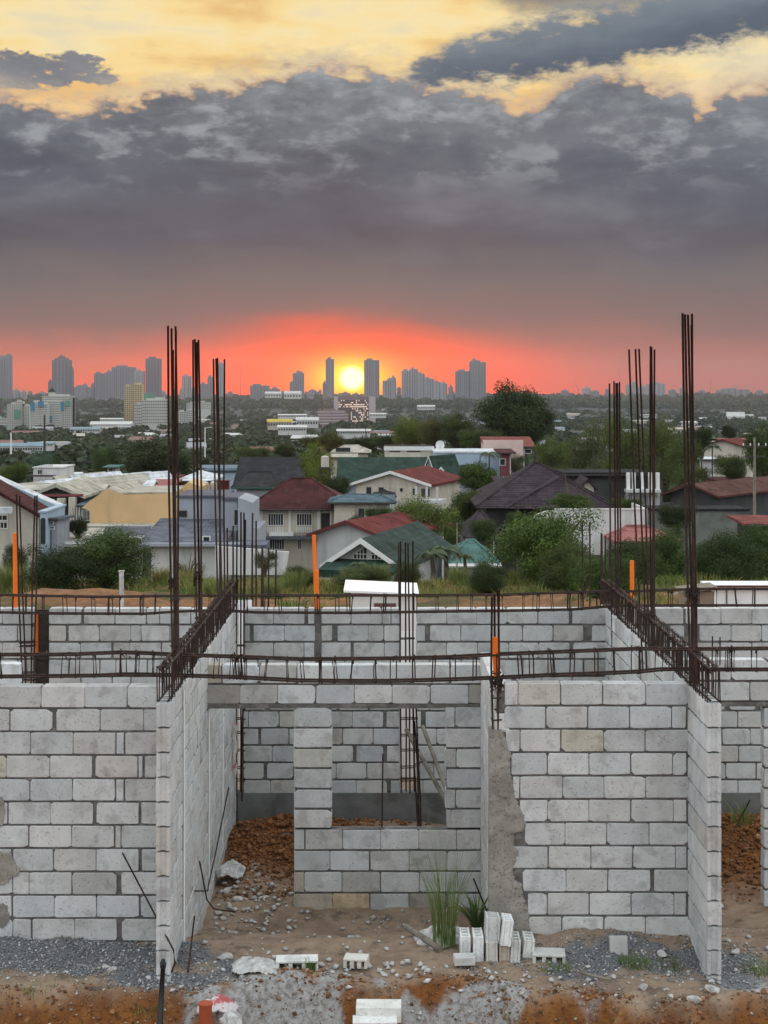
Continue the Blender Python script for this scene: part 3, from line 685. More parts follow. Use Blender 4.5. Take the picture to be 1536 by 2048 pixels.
def column(label, D, bars, zbot=None, ties=(), r_=.0105, cat='rebar', group='upright column rebars', name='column_rebar', wrap=None):
    """bars: (px_top, py_top, px_bot, py_bot)"""
    px, py = bars[0][2], max(b[3] for b in bars); x0, z0 = XP(px, D), ZP(py, D); t = thing(name, label, cat, (x0, D, z0), 0, group)
    for i, (a, b, c, d) in enumerate(bars):
        dy = (0, .10, 0, .10, .05)[i % 5] - .05; k = (D+dy)/D
        p0 = (XP(c, D)*k-x0, dy, ZP(d, D)-z0); p1 = (XP(a, D)*k-x0, dy, ZP(b, D)-z0)
        mid = tuple((p0[j]+p1[j])/2 + (.012*((i*7) % 3-1) if j == 0 else 0) for j in range(3))
        q1 = tuple(p0[j]*.75+p1[j]*.25 + (.006*((i*5) % 3-1) if j == 0 else 0) for j in range(3))
        mb = MB(); mb.tube([p0, q1, mid, p1], r_, 6); mb.build('bar', M_REBAR, t, smooth=True)
    xs_ = [b[2] for b in bars]
    for ty in ties:
        xa, xb = XP(min(np.interp(ty, [b[1], b[3]], [b[0], b[2]]) for b in bars), D)-x0-.012, XP(max(np.interp(ty, [b[1], b[3]], [b[0], b[2]]) for b in bars), D)-x0+.012
        mb = MB(); z = ZP(ty, D)-z0; mb.tube([(xa, -.062, z), (xb, -.062, z+.006), (xb, .062, z), (xa, .062, z-.004)], .0068, 4, closed=True); mb.build('tie', M_REBAR, t)
    if wrap:
        r = random.Random(int(wrap)); mb = MB(); xa, xb = np.interp(wrap, [bars[0][1], bars[0][3]], [bars[0][0], bars[0][2]]), np.interp(wrap, [bars[-1][1], bars[-1][3]], [bars[-1][0], bars[-1][2]])
        cx_ = XP((xa+xb)/2, D)-x0; w_ = abs(XP(xb, D)-XP(xa, D))/2+.02; pts = []
        for q in range(46):
            a = q*.9; pts.append((cx_+math.cos(a)*w_*r.uniform(.85, 1.3), math.sin(a)*.075*r.uniform(.8, 1.2), ZP(wrap, D)-z0+r.uniform(-.09, .09)))
        mb.tube(pts, .006, 4); mb.build('wire_wrap', M_REBAR, t)
    return t
column('tallest left cluster of rusty bars rising above the left party wall nearest us', DF+.1, [(336, 652, 345, 1312), (343, 656, 350, 1312), (351, 653, 357, 1312), (352, 660, 353, 1312), (346, 700, 348, 1312)], ties=(1200, 1290), wrap=1160)
column('second cluster of tall bars on the left party wall, spreading at its top', DM+.05, [(386, 680, 394, 1278), (390, 678, 399, 1278), (397, 680, 404, 1278), (394, 684, 401, 1278)], ties=(1235,), wrap=1158)
column('third, farther cluster of bars on the left party wall', 18.7, [(427, 718, 437, 1250), (432, 717, 444, 1250), (435, 716, 441, 1250), (449, 718, 450, 1250)], ties=(1230,))
column('bundle of bars at the far corner of the left party wall, also behind the doorway', DB+.02, [(474, 1060, 474, 1650), (482, 1025, 481, 1650), (488, 1025, 484, 1600), (491, 1040, 488, 1650)], ties=(1291, 1330, 1437, 1465, 1500, 1535, 1560), wrap=None)
column('tallest right cluster of rusty bars on the right party wall nearest us', DF+.1, [(1365, 627, 1382, 1395), (1370, 628, 1386, 1395), (1376, 630, 1390, 1395), (1384, 627, 1392, 1395), (1383, 650, 1394, 1395)], ties=(1310, 1378), wrap=1193, r_=.0115)
column('loose cluster of thin leaning bars on the right party wall, spread apart at the top', DM+.05, [(1258, 699, 1286, 1345), (1271, 698, 1293, 1345), (1278, 698, 1301, 1345), (1301, 692, 1304, 1345), (1309, 699, 1307, 1345), (1303, 694, 1306, 1345)], ties=(1230,))
column('shorter bundle of bars where the right party wall meets the back wall', 19.55, [(1219, 767, 1226, 1375), (1228, 762, 1233, 1375), (1232, 766, 1236, 1375), (1235, 766, 1241, 1375), (1239, 764, 1243, 1375)], ties=(1240,))
column('single column of bars standing in the tall gap of the back wall', DB+.03, [(801, 1082, 803, 1600), (811, 1085, 812, 1600), (816, 1086, 820, 1600), (826, 1084, 829, 1600)], ties=(1277, 1437, 1470, 1500, 1534, 1560))
column('thin bars rising at far left in front of the dark gap', DB-.1, [(33, 988, 46, 1400), (39, 992, 52, 1400), (74, 990, 67, 1400), (70, 992, 62, 1400)], ties=(1285, 1292, 1345, 1360))
column('short bars sticking out of the rough mortar column beside the near right wall', DF+.06, [(984, 1192, 986, 1470), (989, 1190, 990, 1470), (996, 1178, 996, 1470), (998, 1180, 1000, 1470)], ties=(1345, 1366, 1394, 1438), wrap=1366)
column('slim rebar cage leaning inside the room behind the window opening', DB-.8, [(826, 1412, 836, 1655), (832, 1412, 842, 1655), (829, 1440, 839, 1655)], ties=(1437, 1470, 1502, 1530, 1560, 1590, 1620), group=None, cat='rebar cage', name='leaning_cage')
DWL = ['leftmost thin dowel bar beside the third rebar cluster', 'second thin dowel bar from the left', 'first taller thin dowel bar right of the corner bundle', 'short thin dowel bar close behind the taller one', 'tallest leaning dowel in the middle of the left row', 'short dowel bar just right of the tallest leaning one', 'short dowel bar, fourth from the right in the left row', 'short dowel bar, third from the right in the left row', 'last thin dowel bar of the left row, toward the orange pipe',
 'first of two taller dowel bars before the bright green tree at right', 'second of two taller dowel bars before the bright green tree at right', 'first of the short dowel bars left of the right bundle', 'second of the short dowel bars left of the right bundle', 'third of the short dowel bars left of the right bundle', 'dowel bar closest to the right bundle', 'dowel bar rising beside the white hut']
for i, (px, yt, yb) in enumerate([(457, 1056, 1200), (466, 1052, 1200), (502, 1026, 1215), (507, 1085, 1215), (512, 1042, 1215), (521, 1095, 1215), (528, 1098, 1215), (537, 1095, 1215), (549, 1100, 1215), (1168, 1046, 1212), (1180, 1046, 1212), (1200, 1066, 1212), (1207, 1068, 1212), (1211, 1072, 1212), (1217, 1070, 1212), (800, 1085, 1212)]):
    t = thing('dowel_bar', DWL[i], 'rebar', P(px, yb, 22.5+i*.17), 0, 'thin bars standing beyond the back wall')
    D_ = 22.5+i*.17; mb = MB(); mb.tube([(0, 0, -1.3), (XP(px+(i % 3-1)*3, D_)-XP(px, D_), .02, ZP(yt, D_)-ZP(yb, D_))], .013, 6); mb.build('bar', M_REBAR, t)
# ------------------------------------------------------------------ things on the site
def pipe(name, label, pts, r, m, cat, n=12, grp=None, extra=None, cap=None):
    t = thing(name, label, cat, pts[0], 0, grp); b = pts[0]; mb = MB(); mb.tube([tuple(p[i]-b[i] for i in range(3)) for p in pts], r, n); mb.build('tube', m, t, smooth=False)
    if extra: 
        mb = MB(); mb.tube([tuple(p[i]-b[i] for i in range(3)) for p in extra], r*1.22, n); mb.build('coupling', m, t)
    return t
G_OP = 'orange plastic conduit pipes standing in the walls'
pipe('orange_pipe', 'leftmost orange plastic pipe, standing at the left edge above the back wall', [P(31, 1290, DB+.1), P(30, 1066, DB+.1)], .030, M_ORANGE, 'pipe', grp=G_OP)
pipe('orange_pipe', 'orange plastic pipe with a wider lower half, rising left of the white hut', [P(633, 1225, DB+.08), P(628, 1070, DB+.08)], .026, M_ORANGE, 'pipe', grp=G_OP, extra=[P(633, 1222, DB+.08), P(633, 1140, DB+.08)])
pipe('orange_pipe', 'orange plastic pipe rising behind the right party wall cage', [P(1264, 1240, DB+.3), P(1264, 1121, DB+.3)], .028, M_ORANGE, 'pipe', grp=G_OP)
pipe('orange_pipe', 'short orange pipe wrapped by rebar above the rough mortar column', [P(994, 1352, DF+.1), P(990, 1274, DF+.1)], .034, M_ORANGE, 'pipe', grp=G_OP)
pipe('orange_pipe', 'orange pipe inside the dark gap at far left', [P(72, 1310, DB+.12), P(72, 1228, DB+.12)], .03, M_ORANGE, 'pipe', grp=G_OP)
M_DARKWOOD = mat('dark_form_board', (.055,.045,.035), .3, 6, .5, 30, .9)
t = thing('form_board', 'dark form board filling the gap in the back wall at far left', 'board', (XP(82, DB), DB+.12, 0)); mb = MB(); mb.box(-.10, .10, 0, .04, 0, ZP(1222, DB)); mb.build('panel', M_DARKWOOD, t)
mb = MB(); mb.box(-.12, .12, -.03, 0, ZP(1322, DB), ZP(1316, DB)); mb.box(-.12, .12, -.03, 0, ZP(1400, DB), ZP(1396, DB)); mb.build('cleat', M_DARKWOOD, t)
# leaning poles and plumb rod
for a, b_, lb in (((812, 1458), (897, 1612), 'pale wooden pole leaning behind the window opening, the lower of the two'), ((845, 1452), (893, 1580), 'darker wooden pole leaning behind the window opening, the upper of the two')):
    p0, p1 = P(b_[0], b_[1], DB-.9), P(a[0], a[1], DB-.25); pipe('wood_pole', lb, [p0, p1], .028, M_WOODPOLE, 'pole', 8, 'wooden poles leaning behind the window')
t = thing('plumb_rod', 'thin steel rod standing upright in the window sill with a lump of mortar', 'rod', P(764, 1664, DM+.07)); mb = MB(); mb.tube([(0, 0, 0), (.01, .02, ZP(1508, DM)-ZP(1664, DM))], .008, 6); mb.build('rod', M_REBAR, t)
mb = MB(); mb.tube([(0, -.03, .06), (0, -.04, .02), (0, -.04, -.04)], .03, 8, .012); mb.build('mortar_lump', M_MORTAR, t)
for nm, lb, pts, rr in (('bent_rod', 'thin steel rod leaning from the near left wall down to the party wall end', [P(245, 1706, DF-.04), P(347, 1900, DE-.12), P(350, 1925, DE-.12), P(343, 1945, DE-.1)], .009),
        ('bent_rod', 'bent steel bar hooked down the left party wall to the ground', [(XL+.05, 18.6, ZP(1575, 18.6)), (XL+.05, 17.2, ZP(1700, 17.2)), (XL+.07, 16.3, ZP(1765, 16.3)), (XL+.1, 15.9, ZP(1782, 15.9)), (XL-.0, 15.6, ZP(1782, 15.6))], .008),
        ('bent_rod', 'thin rod bending from the left party wall onto the doorway floor', [P(399, 1722, 16.0), P(414, 1800, 16.0), P(428, 1818, 16.1), P(470, 1824, 16.3)], .008),
        ('bent_rod', 'thin rod standing in the gravel right of the party wall end', [P(376, 1945, 14.0), P(389, 1832, 14.5)], .008),
        ('bent_rod', 'short rod leaning by the tall grass in front of the mortar column', [P(985, 1850, 15.2), P(947, 1757, 15.4)], .009),
        ('bent_rod', 'rod leaning above the red soil heap beyond the right party wall', [P(1448, 1697, 18.0), P(1500, 1600, 18.4)], .009),
        ('bent_rod', 'thin rod sticking up in front of the far right lintel, left one', [P(1424, 1340, DM-.4), P(1425, 1272, DM-.4)], .007),
        ('bent_rod', 'thin rod sticking up in front of the far right lintel, right one', [P(1440, 1330, DM-.2), P(1440, 1274, DM-.2)], .007)):
    b = pts[0]; t = thing(nm, lb, 'rod', b, 0, 'thin steel rods left about the site'); mb = MB(); mb.tube([tuple(p[i]-b[i] for i in range(3)) for p in pts], rr, 6); mb.build('bar', M_REBAR, t, smooth=True)
b = P(318, 2075, 13.2); t = thing('black_pipe', 'black plastic pipe with a capped top standing in the soil bank at lower left', 'pipe', b)
e = P(326, 1935, 13.45); mb = MB(); mb.tube([(0, 0, 0), tuple(e[i]-b[i] for i in range(3))], .026, 12, .020); mb.build('tube', M_BLACK, t, smooth=True)
mb = MB(); c = tuple(e[i]-b[i] for i in range(3)); mb.tube([c, (c[0]+.001, c[1], c[2]+.03)], .026, 12); mb.tube([(c[0], c[1], c[2]+.03), (c[0]+.001, c[1], c[2]+.075)], .030, 12, .014); mb.build('cap', M_BLACK, t)
# terracotta pot-like pipe with bag over it
b = P(411, 2052, 13.02); t = thing('drain_pipe', 'short orange drain pipe standing upright with a plastic bag draped over it', 'pipe', b); mb = MB(); mb.tube([(0, 0, 0), (0, 0, .18)], .055, 20); mb.tube([(0, 0, .18), (0, 0, .195)], .062, 20); mb.build('barrel', M_TERRA, t)
def crumple(name, label, cat, loc, sx, sy, sz, m, seed, res=40, folds=7, grp=None):
    t = thing(name, label, cat, loc, 0, grp); u = np.linspace(-1, 1, res); U, W = np.meshgrid(u, u); r2 = np.sqrt(U**2+W**2)
    ang = np.arctan2(W, U); rad = 1 + .28*fbm(np.cos(ang)*1.5+seed, np.sin(ang)*1.5, 3, seed)*2
    X = U*rad*sx; Y = W*rad*sy; Zz = sz*(np.clip(1-r2**2*.55, 0, 1))*(.75+.8*fbm(U*1.5+seed, W*1.5, 3, seed)) + sz*.5*np.abs(fbm(U*folds*.5+fbm(U*2, W*2, 2, seed)*3, W*folds*.35, 4, seed+5)) - sz*.35*np.clip(r2-.7, 0, 1)
    i = np.arange(res-1)[:, None]*res + np.arange(res-1)[None, :]; f = np.stack([i, i+1, i+res+1, i+res], -1).reshape(-1, 4)
    keep = (r2[:-1, :-1].ravel() < 1.15); me = npmesh('sheet', np.stack([X.ravel(), Y.ravel(), Zz.ravel()], 1), f[keep], m, 4, None, True)
    link('sheet', me, t); return t
p = P(436, 2014, 13.3); crumple('plastic_bag', 'pink and white torn plastic bag draped over the orange drain pipe', 'bag', (p[0], p[1], p[2]-.04), .17, .10, .14, M_BAG, 3, 44, 9)
p = P(462, 2035, 13.15); crumple('plastic_bag', 'clear crumpled plastic beside the draped bag, at its right', 'bag', (p[0], p[1], p[2]-.05), .09, .09, .11, M_SACK, 8, 36, 9)
p = P(512, 1932, 14.0); crumple('cement_sack', 'torn white and grey cement sack lying left of the fallen hollow block', 'sack', (p[0], p[1], p[2]-.03), .20, .16, .12, M_SACK, 5, 44, 9)
p = P(880, 1890, 14.75); crumple('cement_sack', 'large grey sack of debris lying behind the tall grass', 'sack', (p[0], p[1], p[2]-.02), .27, .25, .22, M_SACK, 12, 44, 6)
p = P(345*1.01, 1725, 17.6); crumple('cement_sack', 'grey crumpled sack at the foot of the left party wall by the soil heap', 'sack', (XL+.16, 17.6, .12), .16, .2, .16, M_SACK, 15, 36, 6)
p = (XL+.02, 19.6, ZP(1500, 19.6)); t = thing('plastic_strip', 'torn red and white plastic strip hanging on the left party wall near the back', 'plastic', p)
mb = MB(); pts = [(.0+.01*math.sin(k*1.7), -.02*math.cos(k), .35-.07*k) for k in range(11)]; w = [.02, .05, .06, .05, .03, .05, .04, .03, .05, .04, .02]
mb.add([(a[0]+.02*math.sin(k*2.1), a[1]-w[k], a[2]) for k, a in enumerate(pts)] + [(a[0]+.03, a[1]+w[k], a[2]) for k, a in enumerate(pts)], [(k, k+1, 12+k, 11+k) for k in range(10)]); mb.build('sheet', M_BAG, t, smooth=True)

# hollow blocks lying about: shell with three cells
def chb(L=.40, H=.19, T=.10, name='hollow_block', label='', loc=(0,0,0), rot=(0,0,0), color=(1,1,1), grp=None):
    """modelled standing on its end: open cells face up, L tall"""
    t = thing(name, label, 'concrete block', loc, 0, grp); t.rotation_euler = rot
    mb = MB(); w = .022; cells = 3; cw = (H - w*(cells+1))/cells
    # plan: T wide (x) by H deep (y); extruded along z=L ; cells run through z
    mb.box(-T/2, -T/2+w, 0, H, 0, L); mb.box(T/2-w, T/2, 0, H, 0, L)
    for k in range(cells+1): y = k*(cw+w); mb.box(-T/2+w, T/2-w, y+(.008 if k == 0 else 0), y+w-(.008 if k == cells else 0), 0, L)
    o = mb.build('shell', M_BLOCK, t); o.color = (*color, 1); bv = o.modifiers.new('b', 'BEVEL'); bv.width = .004; bv.segments = 1
    mb = MB(); mb.box(-T/2+w, T/2-w, w, H-w, .02, L-.05); mb.build('fill', M_MORTAR, t); return t
GB = 'hollow concrete blocks stacked at the foot of the mortar column'
Hb = .21
def up(px, pb, D, lb, h_=.215, w=.10, dep=.26, tilt=(0, 0, 0), col=(1.35, 1.35, 1.35)):
    x, y, z = P(px, pb, D); return chb(h_, dep, w, 'hollow_block', lb, (x, y, z), tilt, col, GB)
up(931, 1921, 14.25, 'leftmost of the narrow blocks standing on the ground beside the tall grass', .22, .095)
up(957, 1925, 14.2, 'second narrow standing block from the grass, tall and light', .235, .095)
up(984, 1928, 14.15, 'standing block directly below the left raised block', .20, .105, col=(1.0, .97, .92))
up(1009, 1927, 14.15, 'brownish standing block below the right raised block', .19, .095, col=(.75, .66, .55))
up(1030, 1929, 14.15, 'standing block just right of the brownish one', .22, .09, tilt=(0, R(3), 0), col=(1.05, 1.04, 1))
up(1054, 1929, 14.2, 'last standing block at right, leaning slightly with a chipped corner', .22, .10, tilt=(0, R(7), 0), col=(1.15, 1.14, 1.1))
up(985, 1888, 14.2, 'left one of the two blocks raised on top of the standing row', .235, .13, tilt=(R(-6), R(3), 0), col=(1.0, 1.0, .98))
up(1011, 1893, 14.12, 'right one of the two blocks raised on top of the standing row, whiter', .235, .095, tilt=(R(-4), R(8), 0))
def lie(x, y, z, lx, ly, lz, lb, rz=0, col=(1.3, 1.3, 1.28), holes=True, grp=None, tilt=0, name='fallen_block'):
    t = thing(name, lb, 'concrete block', (x, y, z), R(rz), grp); t.rotation_euler = (R(tilt), 0, R(rz)); w = .022
    mb = MB()
    if holes:
        mb.box(-lx/2, lx/2, 0, ly, lz-w, lz); mb.box(-lx/2, lx/2, ly-w, ly, 0, lz-w)
        for k in range(4): xx = -lx/2 + k*(lx-w)/3; mb.box(xx-.006*(k > 0), xx+w+.01*(k < 3), .002+.004*k, ly-w-.002, 0, lz-w-.001)
    else: mb.box(-lx/2, lx/2, 0, ly, 0, lz)
    o = mb.build('shell', M_BLOCK, t); o.color = (*col, 1); bv = o.modifiers.new('b', 'BEVEL'); bv.width = .006; bv.segments = 2; return t
p = P(594, 1942, 13.95); lie(p[0], p[1], p[2]-.02, .385, .17, .11, 'white fallen hollow block lying beside a tuft of grass, open cells facing us', 3)
p = P(710, 1934, 14.0); lie(p[0], p[1], p[2]-.02, .22, .16, .09, 'broken half block lying right of the tuft of grass', -8, col=(1.15, 1.1, 1.0))
p = P(930, 1932, 14.05); lie(*p, .19, .13, .075, 'small flat block at the left foot of the standing row', 4, col=(1.1, 1.1, 1.08), holes=False)
p = P(1098, 1932, 14.1); lie(*p, .30, .2, .10, 'flat pale block lying right of the standing row, in the grass', -5, col=(.95, .94, .9))
p = P(1239, 1918, 14.25); lie(*p, .165, .06, .20, 'upright rectangular offcut propped against the near right wall', 3, col=(.85, .83, .8), holes=False, tilt=-9, name='block_offcut')
p = P(757, 2046, 13.22); lie(*p, .39, .20, .13, 'upper pale block of the two on the bank at bottom centre', -1, col=(1.2, 1.18, 1.12), holes=False)
p = P(750, 2064, 13.08); lie(*p, .38, .17, .08, 'lower pale block of the two, cut by the bottom edge', 1, col=(1.25, 1.23, 1.2), holes=False)
p = P(415, 1942, 14.0)
# chunks of rubble
def chunk_mesh(seed, sub=2, flat=.7):
    import bmesh
    bm = bmesh.new(); bmesh.ops.create_icosphere(bm, subdivisions=sub, radius=1); r = random.Random(seed)
    ks = [(np.array([r.gauss(0, 1) for _ in range(3)]), r.uniform(.5, .8)) for _ in range(7)]
    for v in bm.verts:
        c = np.array(v.co)
        for k, dd in ks:
            k = k/np.linalg.norm(k); s = c.dot(k)
            if s > dd: c = c - k*(s-dd)*.9
        v.co = tuple(c*(1+r.uniform(-.04, .04))*np.array((1, .8, flat)))
    me = bpy.data.meshes.new('chunk'); bm.to_mesh(me); bm.free(); me.materials.append(M_CHUNK); return me
CH = [chunk_mesh(k) for k in range(6)]
for i, (px, py, D, s, lb) in enumerate([(450, 1918, 14.3, .07, 'large white rubble chunk left of the torn sack'), (536, 1962-20, 13.9, .05, 'small pale chunk touching the torn sack'), (212, 1940, 14.05, .04, 'white stone in the gravel at left of the party wall end'),
        (224, 1948, 13.95, .045, 'flat white stone below the other one, left of the party wall end'), (716, 1858, 15.6, .05, 'pale broken lump on the sandy floor in front of the window'), (705, 1848, 15.9, .06, 'flat pale lump just behind the broken one on the sandy floor'),
        (1325, 1918, 14.3, .065, 'round grey stone at the foot of the near right wall'), (1388, 2021, 13.25, .06, 'white knobbly stone low on the soil bank at right'), (1286, 1998, 13.5, .055, 'white chunk on the edge of the gravel at right'),
        (1425, 2000, 13.5, .07, 'long pale chunk beside the party wall foot at right'), (973, 2008, 13.4, .035, 'small white shard on the grey spill at centre right'), (1385, 1925, 14.6, .05, 'stone leaning at the right party wall base'),
        (475, 1795, 16.9, .06, 'pale lump of debris in the doorway'), (455, 1768, 17.3, .06, 'larger broken lump at the back of the doorway'), (438, 1803, 16.6, .05, 'grey lump by the left party wall in the doorway'), (1470, 1935, 14.4, .05, 'white chunk right of the right party wall end'), (1455, 1925, 14.7, .04, 'smaller white chunk beyond the right party wall end')]):
    x, y, z = P(px, py, D); z = float(site_z(x, D)); o = link('rubble_chunk', CH[i % 6], None, (x, y, z+s*.3)); o.scale = (s*1.2, s, s*.8); o.rotation_euler = (0, 0, i*1.3); tag(o, lb, 'stone', 'loose lumps of rubble')
x, y, z = P(1160, 1950, 13.9); pipe('stick', 'pale stick lying on the gravel in front of the near right wall', [(x, y, float(site_z(x, y))+.03), (XP(1224, 13.75), 13.75, float(site_z(XP(1224, 13.75), 13.75))+.03)], .011, M_WOODPOLE, 'stick', 6)
p0 = P(812, 1868, 15.0); pipe('wood_pole', 'weathered pole lying on the ground left of the tall grass', [(p0[0], 15.0, float(site_z(p0[0], 15.0))+.09), (XP(880, 14.4), 14.4, float(site_z(XP(880, 14.4), 14.4))+.03)], .03, M_WOODPOLE, 'pole', 8)

# gravel, clods and small debris scattered as masses
def scatter(name, X, D, size, m, tints, seed, flat=.7, sink=.3, zf=site_z):
    r = np.random.RandomState(seed); N = len(X); Zc = zf(X, D); base = np.array([(1,0,0),(-1,0,0),(0,1,0),(0,-1,0),(0,0,1),(0,0,-1)], float)
    sc = size[:, None, None]*np.stack([r.uniform(.7, 1.3, (N, 6)), r.uniform(.6, 1.1, (N, 6)), r.uniform(.5, .9, (N, 6))*flat/.7], -1)
    v = base[None]*sc; a = r.uniform(0, 6.28, N); b = r.uniform(-.6, .6, N)
    ca, sa, cb, sb = np.cos(a)[:, None], np.sin(a)[:, None], np.cos(b)[:, None], np.sin(b)[:, None]
    x = v[..., 0]*ca - v[..., 1]*sa; y = v[..., 0]*sa + v[..., 1]*ca; z = v[..., 2]; x2 = x*cb - z*sb; z2 = x*sb + z*cb
    co = np.stack([x2 + X[:, None], y + D[:, None], z2 + (Zc+size*sink)[:, None]], -1).reshape(-1, 3)
    f = np.array([(0,2,4),(2,1,4),(1,3,4),(3,0,4),(2,0,5),(1,2,5),(3,1,5),(0,3,5)]); fs = (np.arange(N)[:, None, None]*6 + f[None]).reshape(-1, 3)
    return link(name, npmesh(name, co, fs, m, 3, np.repeat(tints, 8, 0)), kind='stuff')
rs = np.random.RandomState(5)
def cand(n, x0, x1, d0, d1): return rs.uniform(x0, x1, n), rs.uniform(d0, d1, n)
X, Dn = cand(90000, -5.2, 5.4, 13.2, 15.4); wgt = gauss2(X, Dn, 2.7, 14.15, 1.7, .38) + gauss2(X, Dn, -3.0, 14.3, 1.9, .38)*.9 + gauss2(X, Dn, -1.9, 13.78, .5, .2) + .12 + fbm(X*2.2, Dn*2.2, 4, 61)*.8 - sst(0, .2, edge_d(X)-Dn)*.5
ok = (rs.uniform(0, 1, len(X)) < np.clip(wgt-.25, 0, 1)*.62) & ~((np.abs(X+.3) < 1.3) & (Dn > 14.1)); X, Dn = X[ok], Dn[ok]
g = rs.uniform(.55, 1.5, len(X)); g[rs.uniform(0, 1, len(X)) < .06] *= 2.2; tb = np.stack([g*1.04, g, g*.96], 1)
scatter('gravel', X, Dn, rs.uniform(.007, .019, len(X)), M_GRAVEL, tb, 1)
X, Dn = cand(26000, -5.2, 5.4, 12.7, 13.95); ok = (edge_d(X)-Dn > -.12) & (rs.uniform(0, 1, len(X)) < .45+fbm(X*3, Dn*3, 3, 91)*1.5 - .4*gauss2(X, Dn, -.75, 13.6, .9, .4)); X, Dn = X[ok], Dn[ok]
k_ = rs.uniform(.5, 1.6, len(X)); br = rs.uniform(0, 1, len(X)) < .10; tb = np.stack([k_, k_, k_], 1); tb[br] = (1.6, 2.6, 4.6)
scatter('soil_clods', X, Dn, rs.gamma(2.0, .0045, len(X))+.003, M_CLOD, tb, 2)
XX, DD = [], []
for cx_, cd_, sx_, sd_, n_c in ((-1.15, 19.1, .75, .65, 5200), (4.4, 18.8, .9, .8, 4500), (-1.35, 17.3, .4, .9, 700)):
    XX.append(rs.normal(cx_, sx_, n_c)); DD.append(rs.normal(cd_, sd_, n_c))
X, Dn = np.concatenate(XX), np.concatenate(DD); ok = (X > XL+.03) & (Dn < DB-.05) & (Dn > 16.9) & ~((X > XR-.05) & (X < XR+.2)); X, Dn = X[ok], Dn[ok]
k_ = rs.uniform(.5, 1.5, len(X)); scatter('soil_lumps', X, Dn, rs.gamma(2.0, .0065, len(X))+.006, M_CLOD, np.stack([k_, k_*.95, k_*.9], 1), 3)
X, Dn = cand(5200, XL+.05, 5.0, 14.0, 19.6); ok = rs.uniform(0, 1, len(X)) < .05 + .8*gauss2(X, Dn, -1.5, 16.9, .45, 1.0) + .25*gauss2(X, Dn, .2, 16.5, 1.2, .3) + .5*gauss2(X, Dn, -1.1, 14.2, .9, .2); X, Dn = X[ok], Dn[ok]
k_ = rs.uniform(.25, 1.0, len(X)); scatter('small_debris', X, Dn, rs.gamma(2.0, .009, len(X))+.005, M_CHUNK, np.stack([k_]*3, 1), 4, .5)
X, Dn = cand(450, -5, 5, 13.2, 14.1); k_ = rs.uniform(.5, 1.3, len(X)); scatter('small_debris', X, Dn, rs.gamma(2.0, .006, len(X))+.005, M_CHUNK, np.stack([k_]*3, 1), 6, .5)
X = np.concatenate([rs.normal(-1.35, .3, 60), rs.normal(-.35, .45, 45), rs.normal(4.0, .4, 30), rs.normal(1.0, .5, 25)]); Dn = np.concatenate([rs.normal(16.9, .5, 60), rs.normal(14.05, .13, 45), rs.normal(14.3, .25, 30), rs.normal(13.75, .12, 25)])
ok = (X > XL+.08) & ~((X > XR-.1) & (X < XR+.2)); X, Dn = X[ok], Dn[ok]; k_ = rs.uniform(.35, 1.0, len(X)); scatter('broken_rubble', X, Dn, rs.uniform(.02, .05, len(X)), M_CHUNK, np.stack([k_]*3, 1), 8, .55)

# grass
def blades(N, rad, h, lean, wid, seed, seg=3, cols=((.9,1,.7),(1.5,1.35,1.0)), curl=.5):
    r = np.random.RandomState(seed); a = r.uniform(0, 6.28, N); q = rad*np.sqrt(r.uniform(0, 1, N))*.6; bx, by = q*np.cos(a), q*np.sin(a)
    H = h*r.uniform(.45, 1.0, N); la = a + r.normal(0, .7, N); ln = lean*r.uniform(.1, 1.0, N)*H; wv = r.uniform(0, 6.28, N); wx, wy = np.cos(wv)*wid, np.sin(wv)*wid
    vs = []; 
    for k in range(seg+1):
        t = k/seg; x = bx + np.cos(la)*ln*t**2; y = by + np.sin(la)*ln*t**2; z = H*(t - curl*.5*lean*t**3); w = (1-t)**.7
        vs.append(np.stack([x-wx*w, y-wy*w, z], -1)); vs.append(np.stack([x+wx*w, y+wy*w, z], -1))
    co = np.stack(vs, 1).reshape(-1, 3); m = 2*(seg+1); f = []
    for k in range(seg): f.append((2*k, 2*k+1, 2*k+3, 2*k+2))
    fs = (np.arange(N)[:, None, None]*m + np.array(f)[None]).reshape(-1, 4); t = r.uniform(0, 1, N)[:, None]; c0, c1 = np.array(cols[0]), np.array(cols[1])
    return co, fs, np.repeat((c0*(1-t)+c1*t)*r.uniform(.7, 1.2, N)[:, None], seg, 0)
def tuft(name, label, loc, N, rad, h, lean, wid, seed, cols=((.9,1,.7),(1.5,1.35,1.0)), seg=3, grp=None, scale=None):
    co, fs, tn = blades(N, rad, h, lean, wid, seed, seg, cols); o = link(name, npmesh(name, co, fs, M_GRASS, 4, tn), None, loc); tag(o, label, 'grass', grp); return o
GRN = ((.75, 1.15, .6), (1.25, 1.45, .9))
x, y = XP(888, 14.55), 14.55; tuft('tall_grass_plant', 'tall feathery green grass growing in front of the window wall', (x, y, float(site_z(x, y))), 130, .18, 1.25, .42, .0034, 1, GRN, 6)
x, y = XP(955, 15.2), 15.2; tuft('grass_clump', 'dark leafy grass clump leaning by the mortar column base', (x, y, float(site_z(x, y))), 80, .08, .55, 1.0, .011, 2, ((.5, .8, .45), (.7, 1.0, .6)), 5)
x, y = XP(622, 13.95), 13.95; tuft('grass_clump', 'small green tuft growing at the end of the fallen hollow block', (x, y, float(site_z(x, y))), 70, .08, .16, .7, .004, 3, GRN)
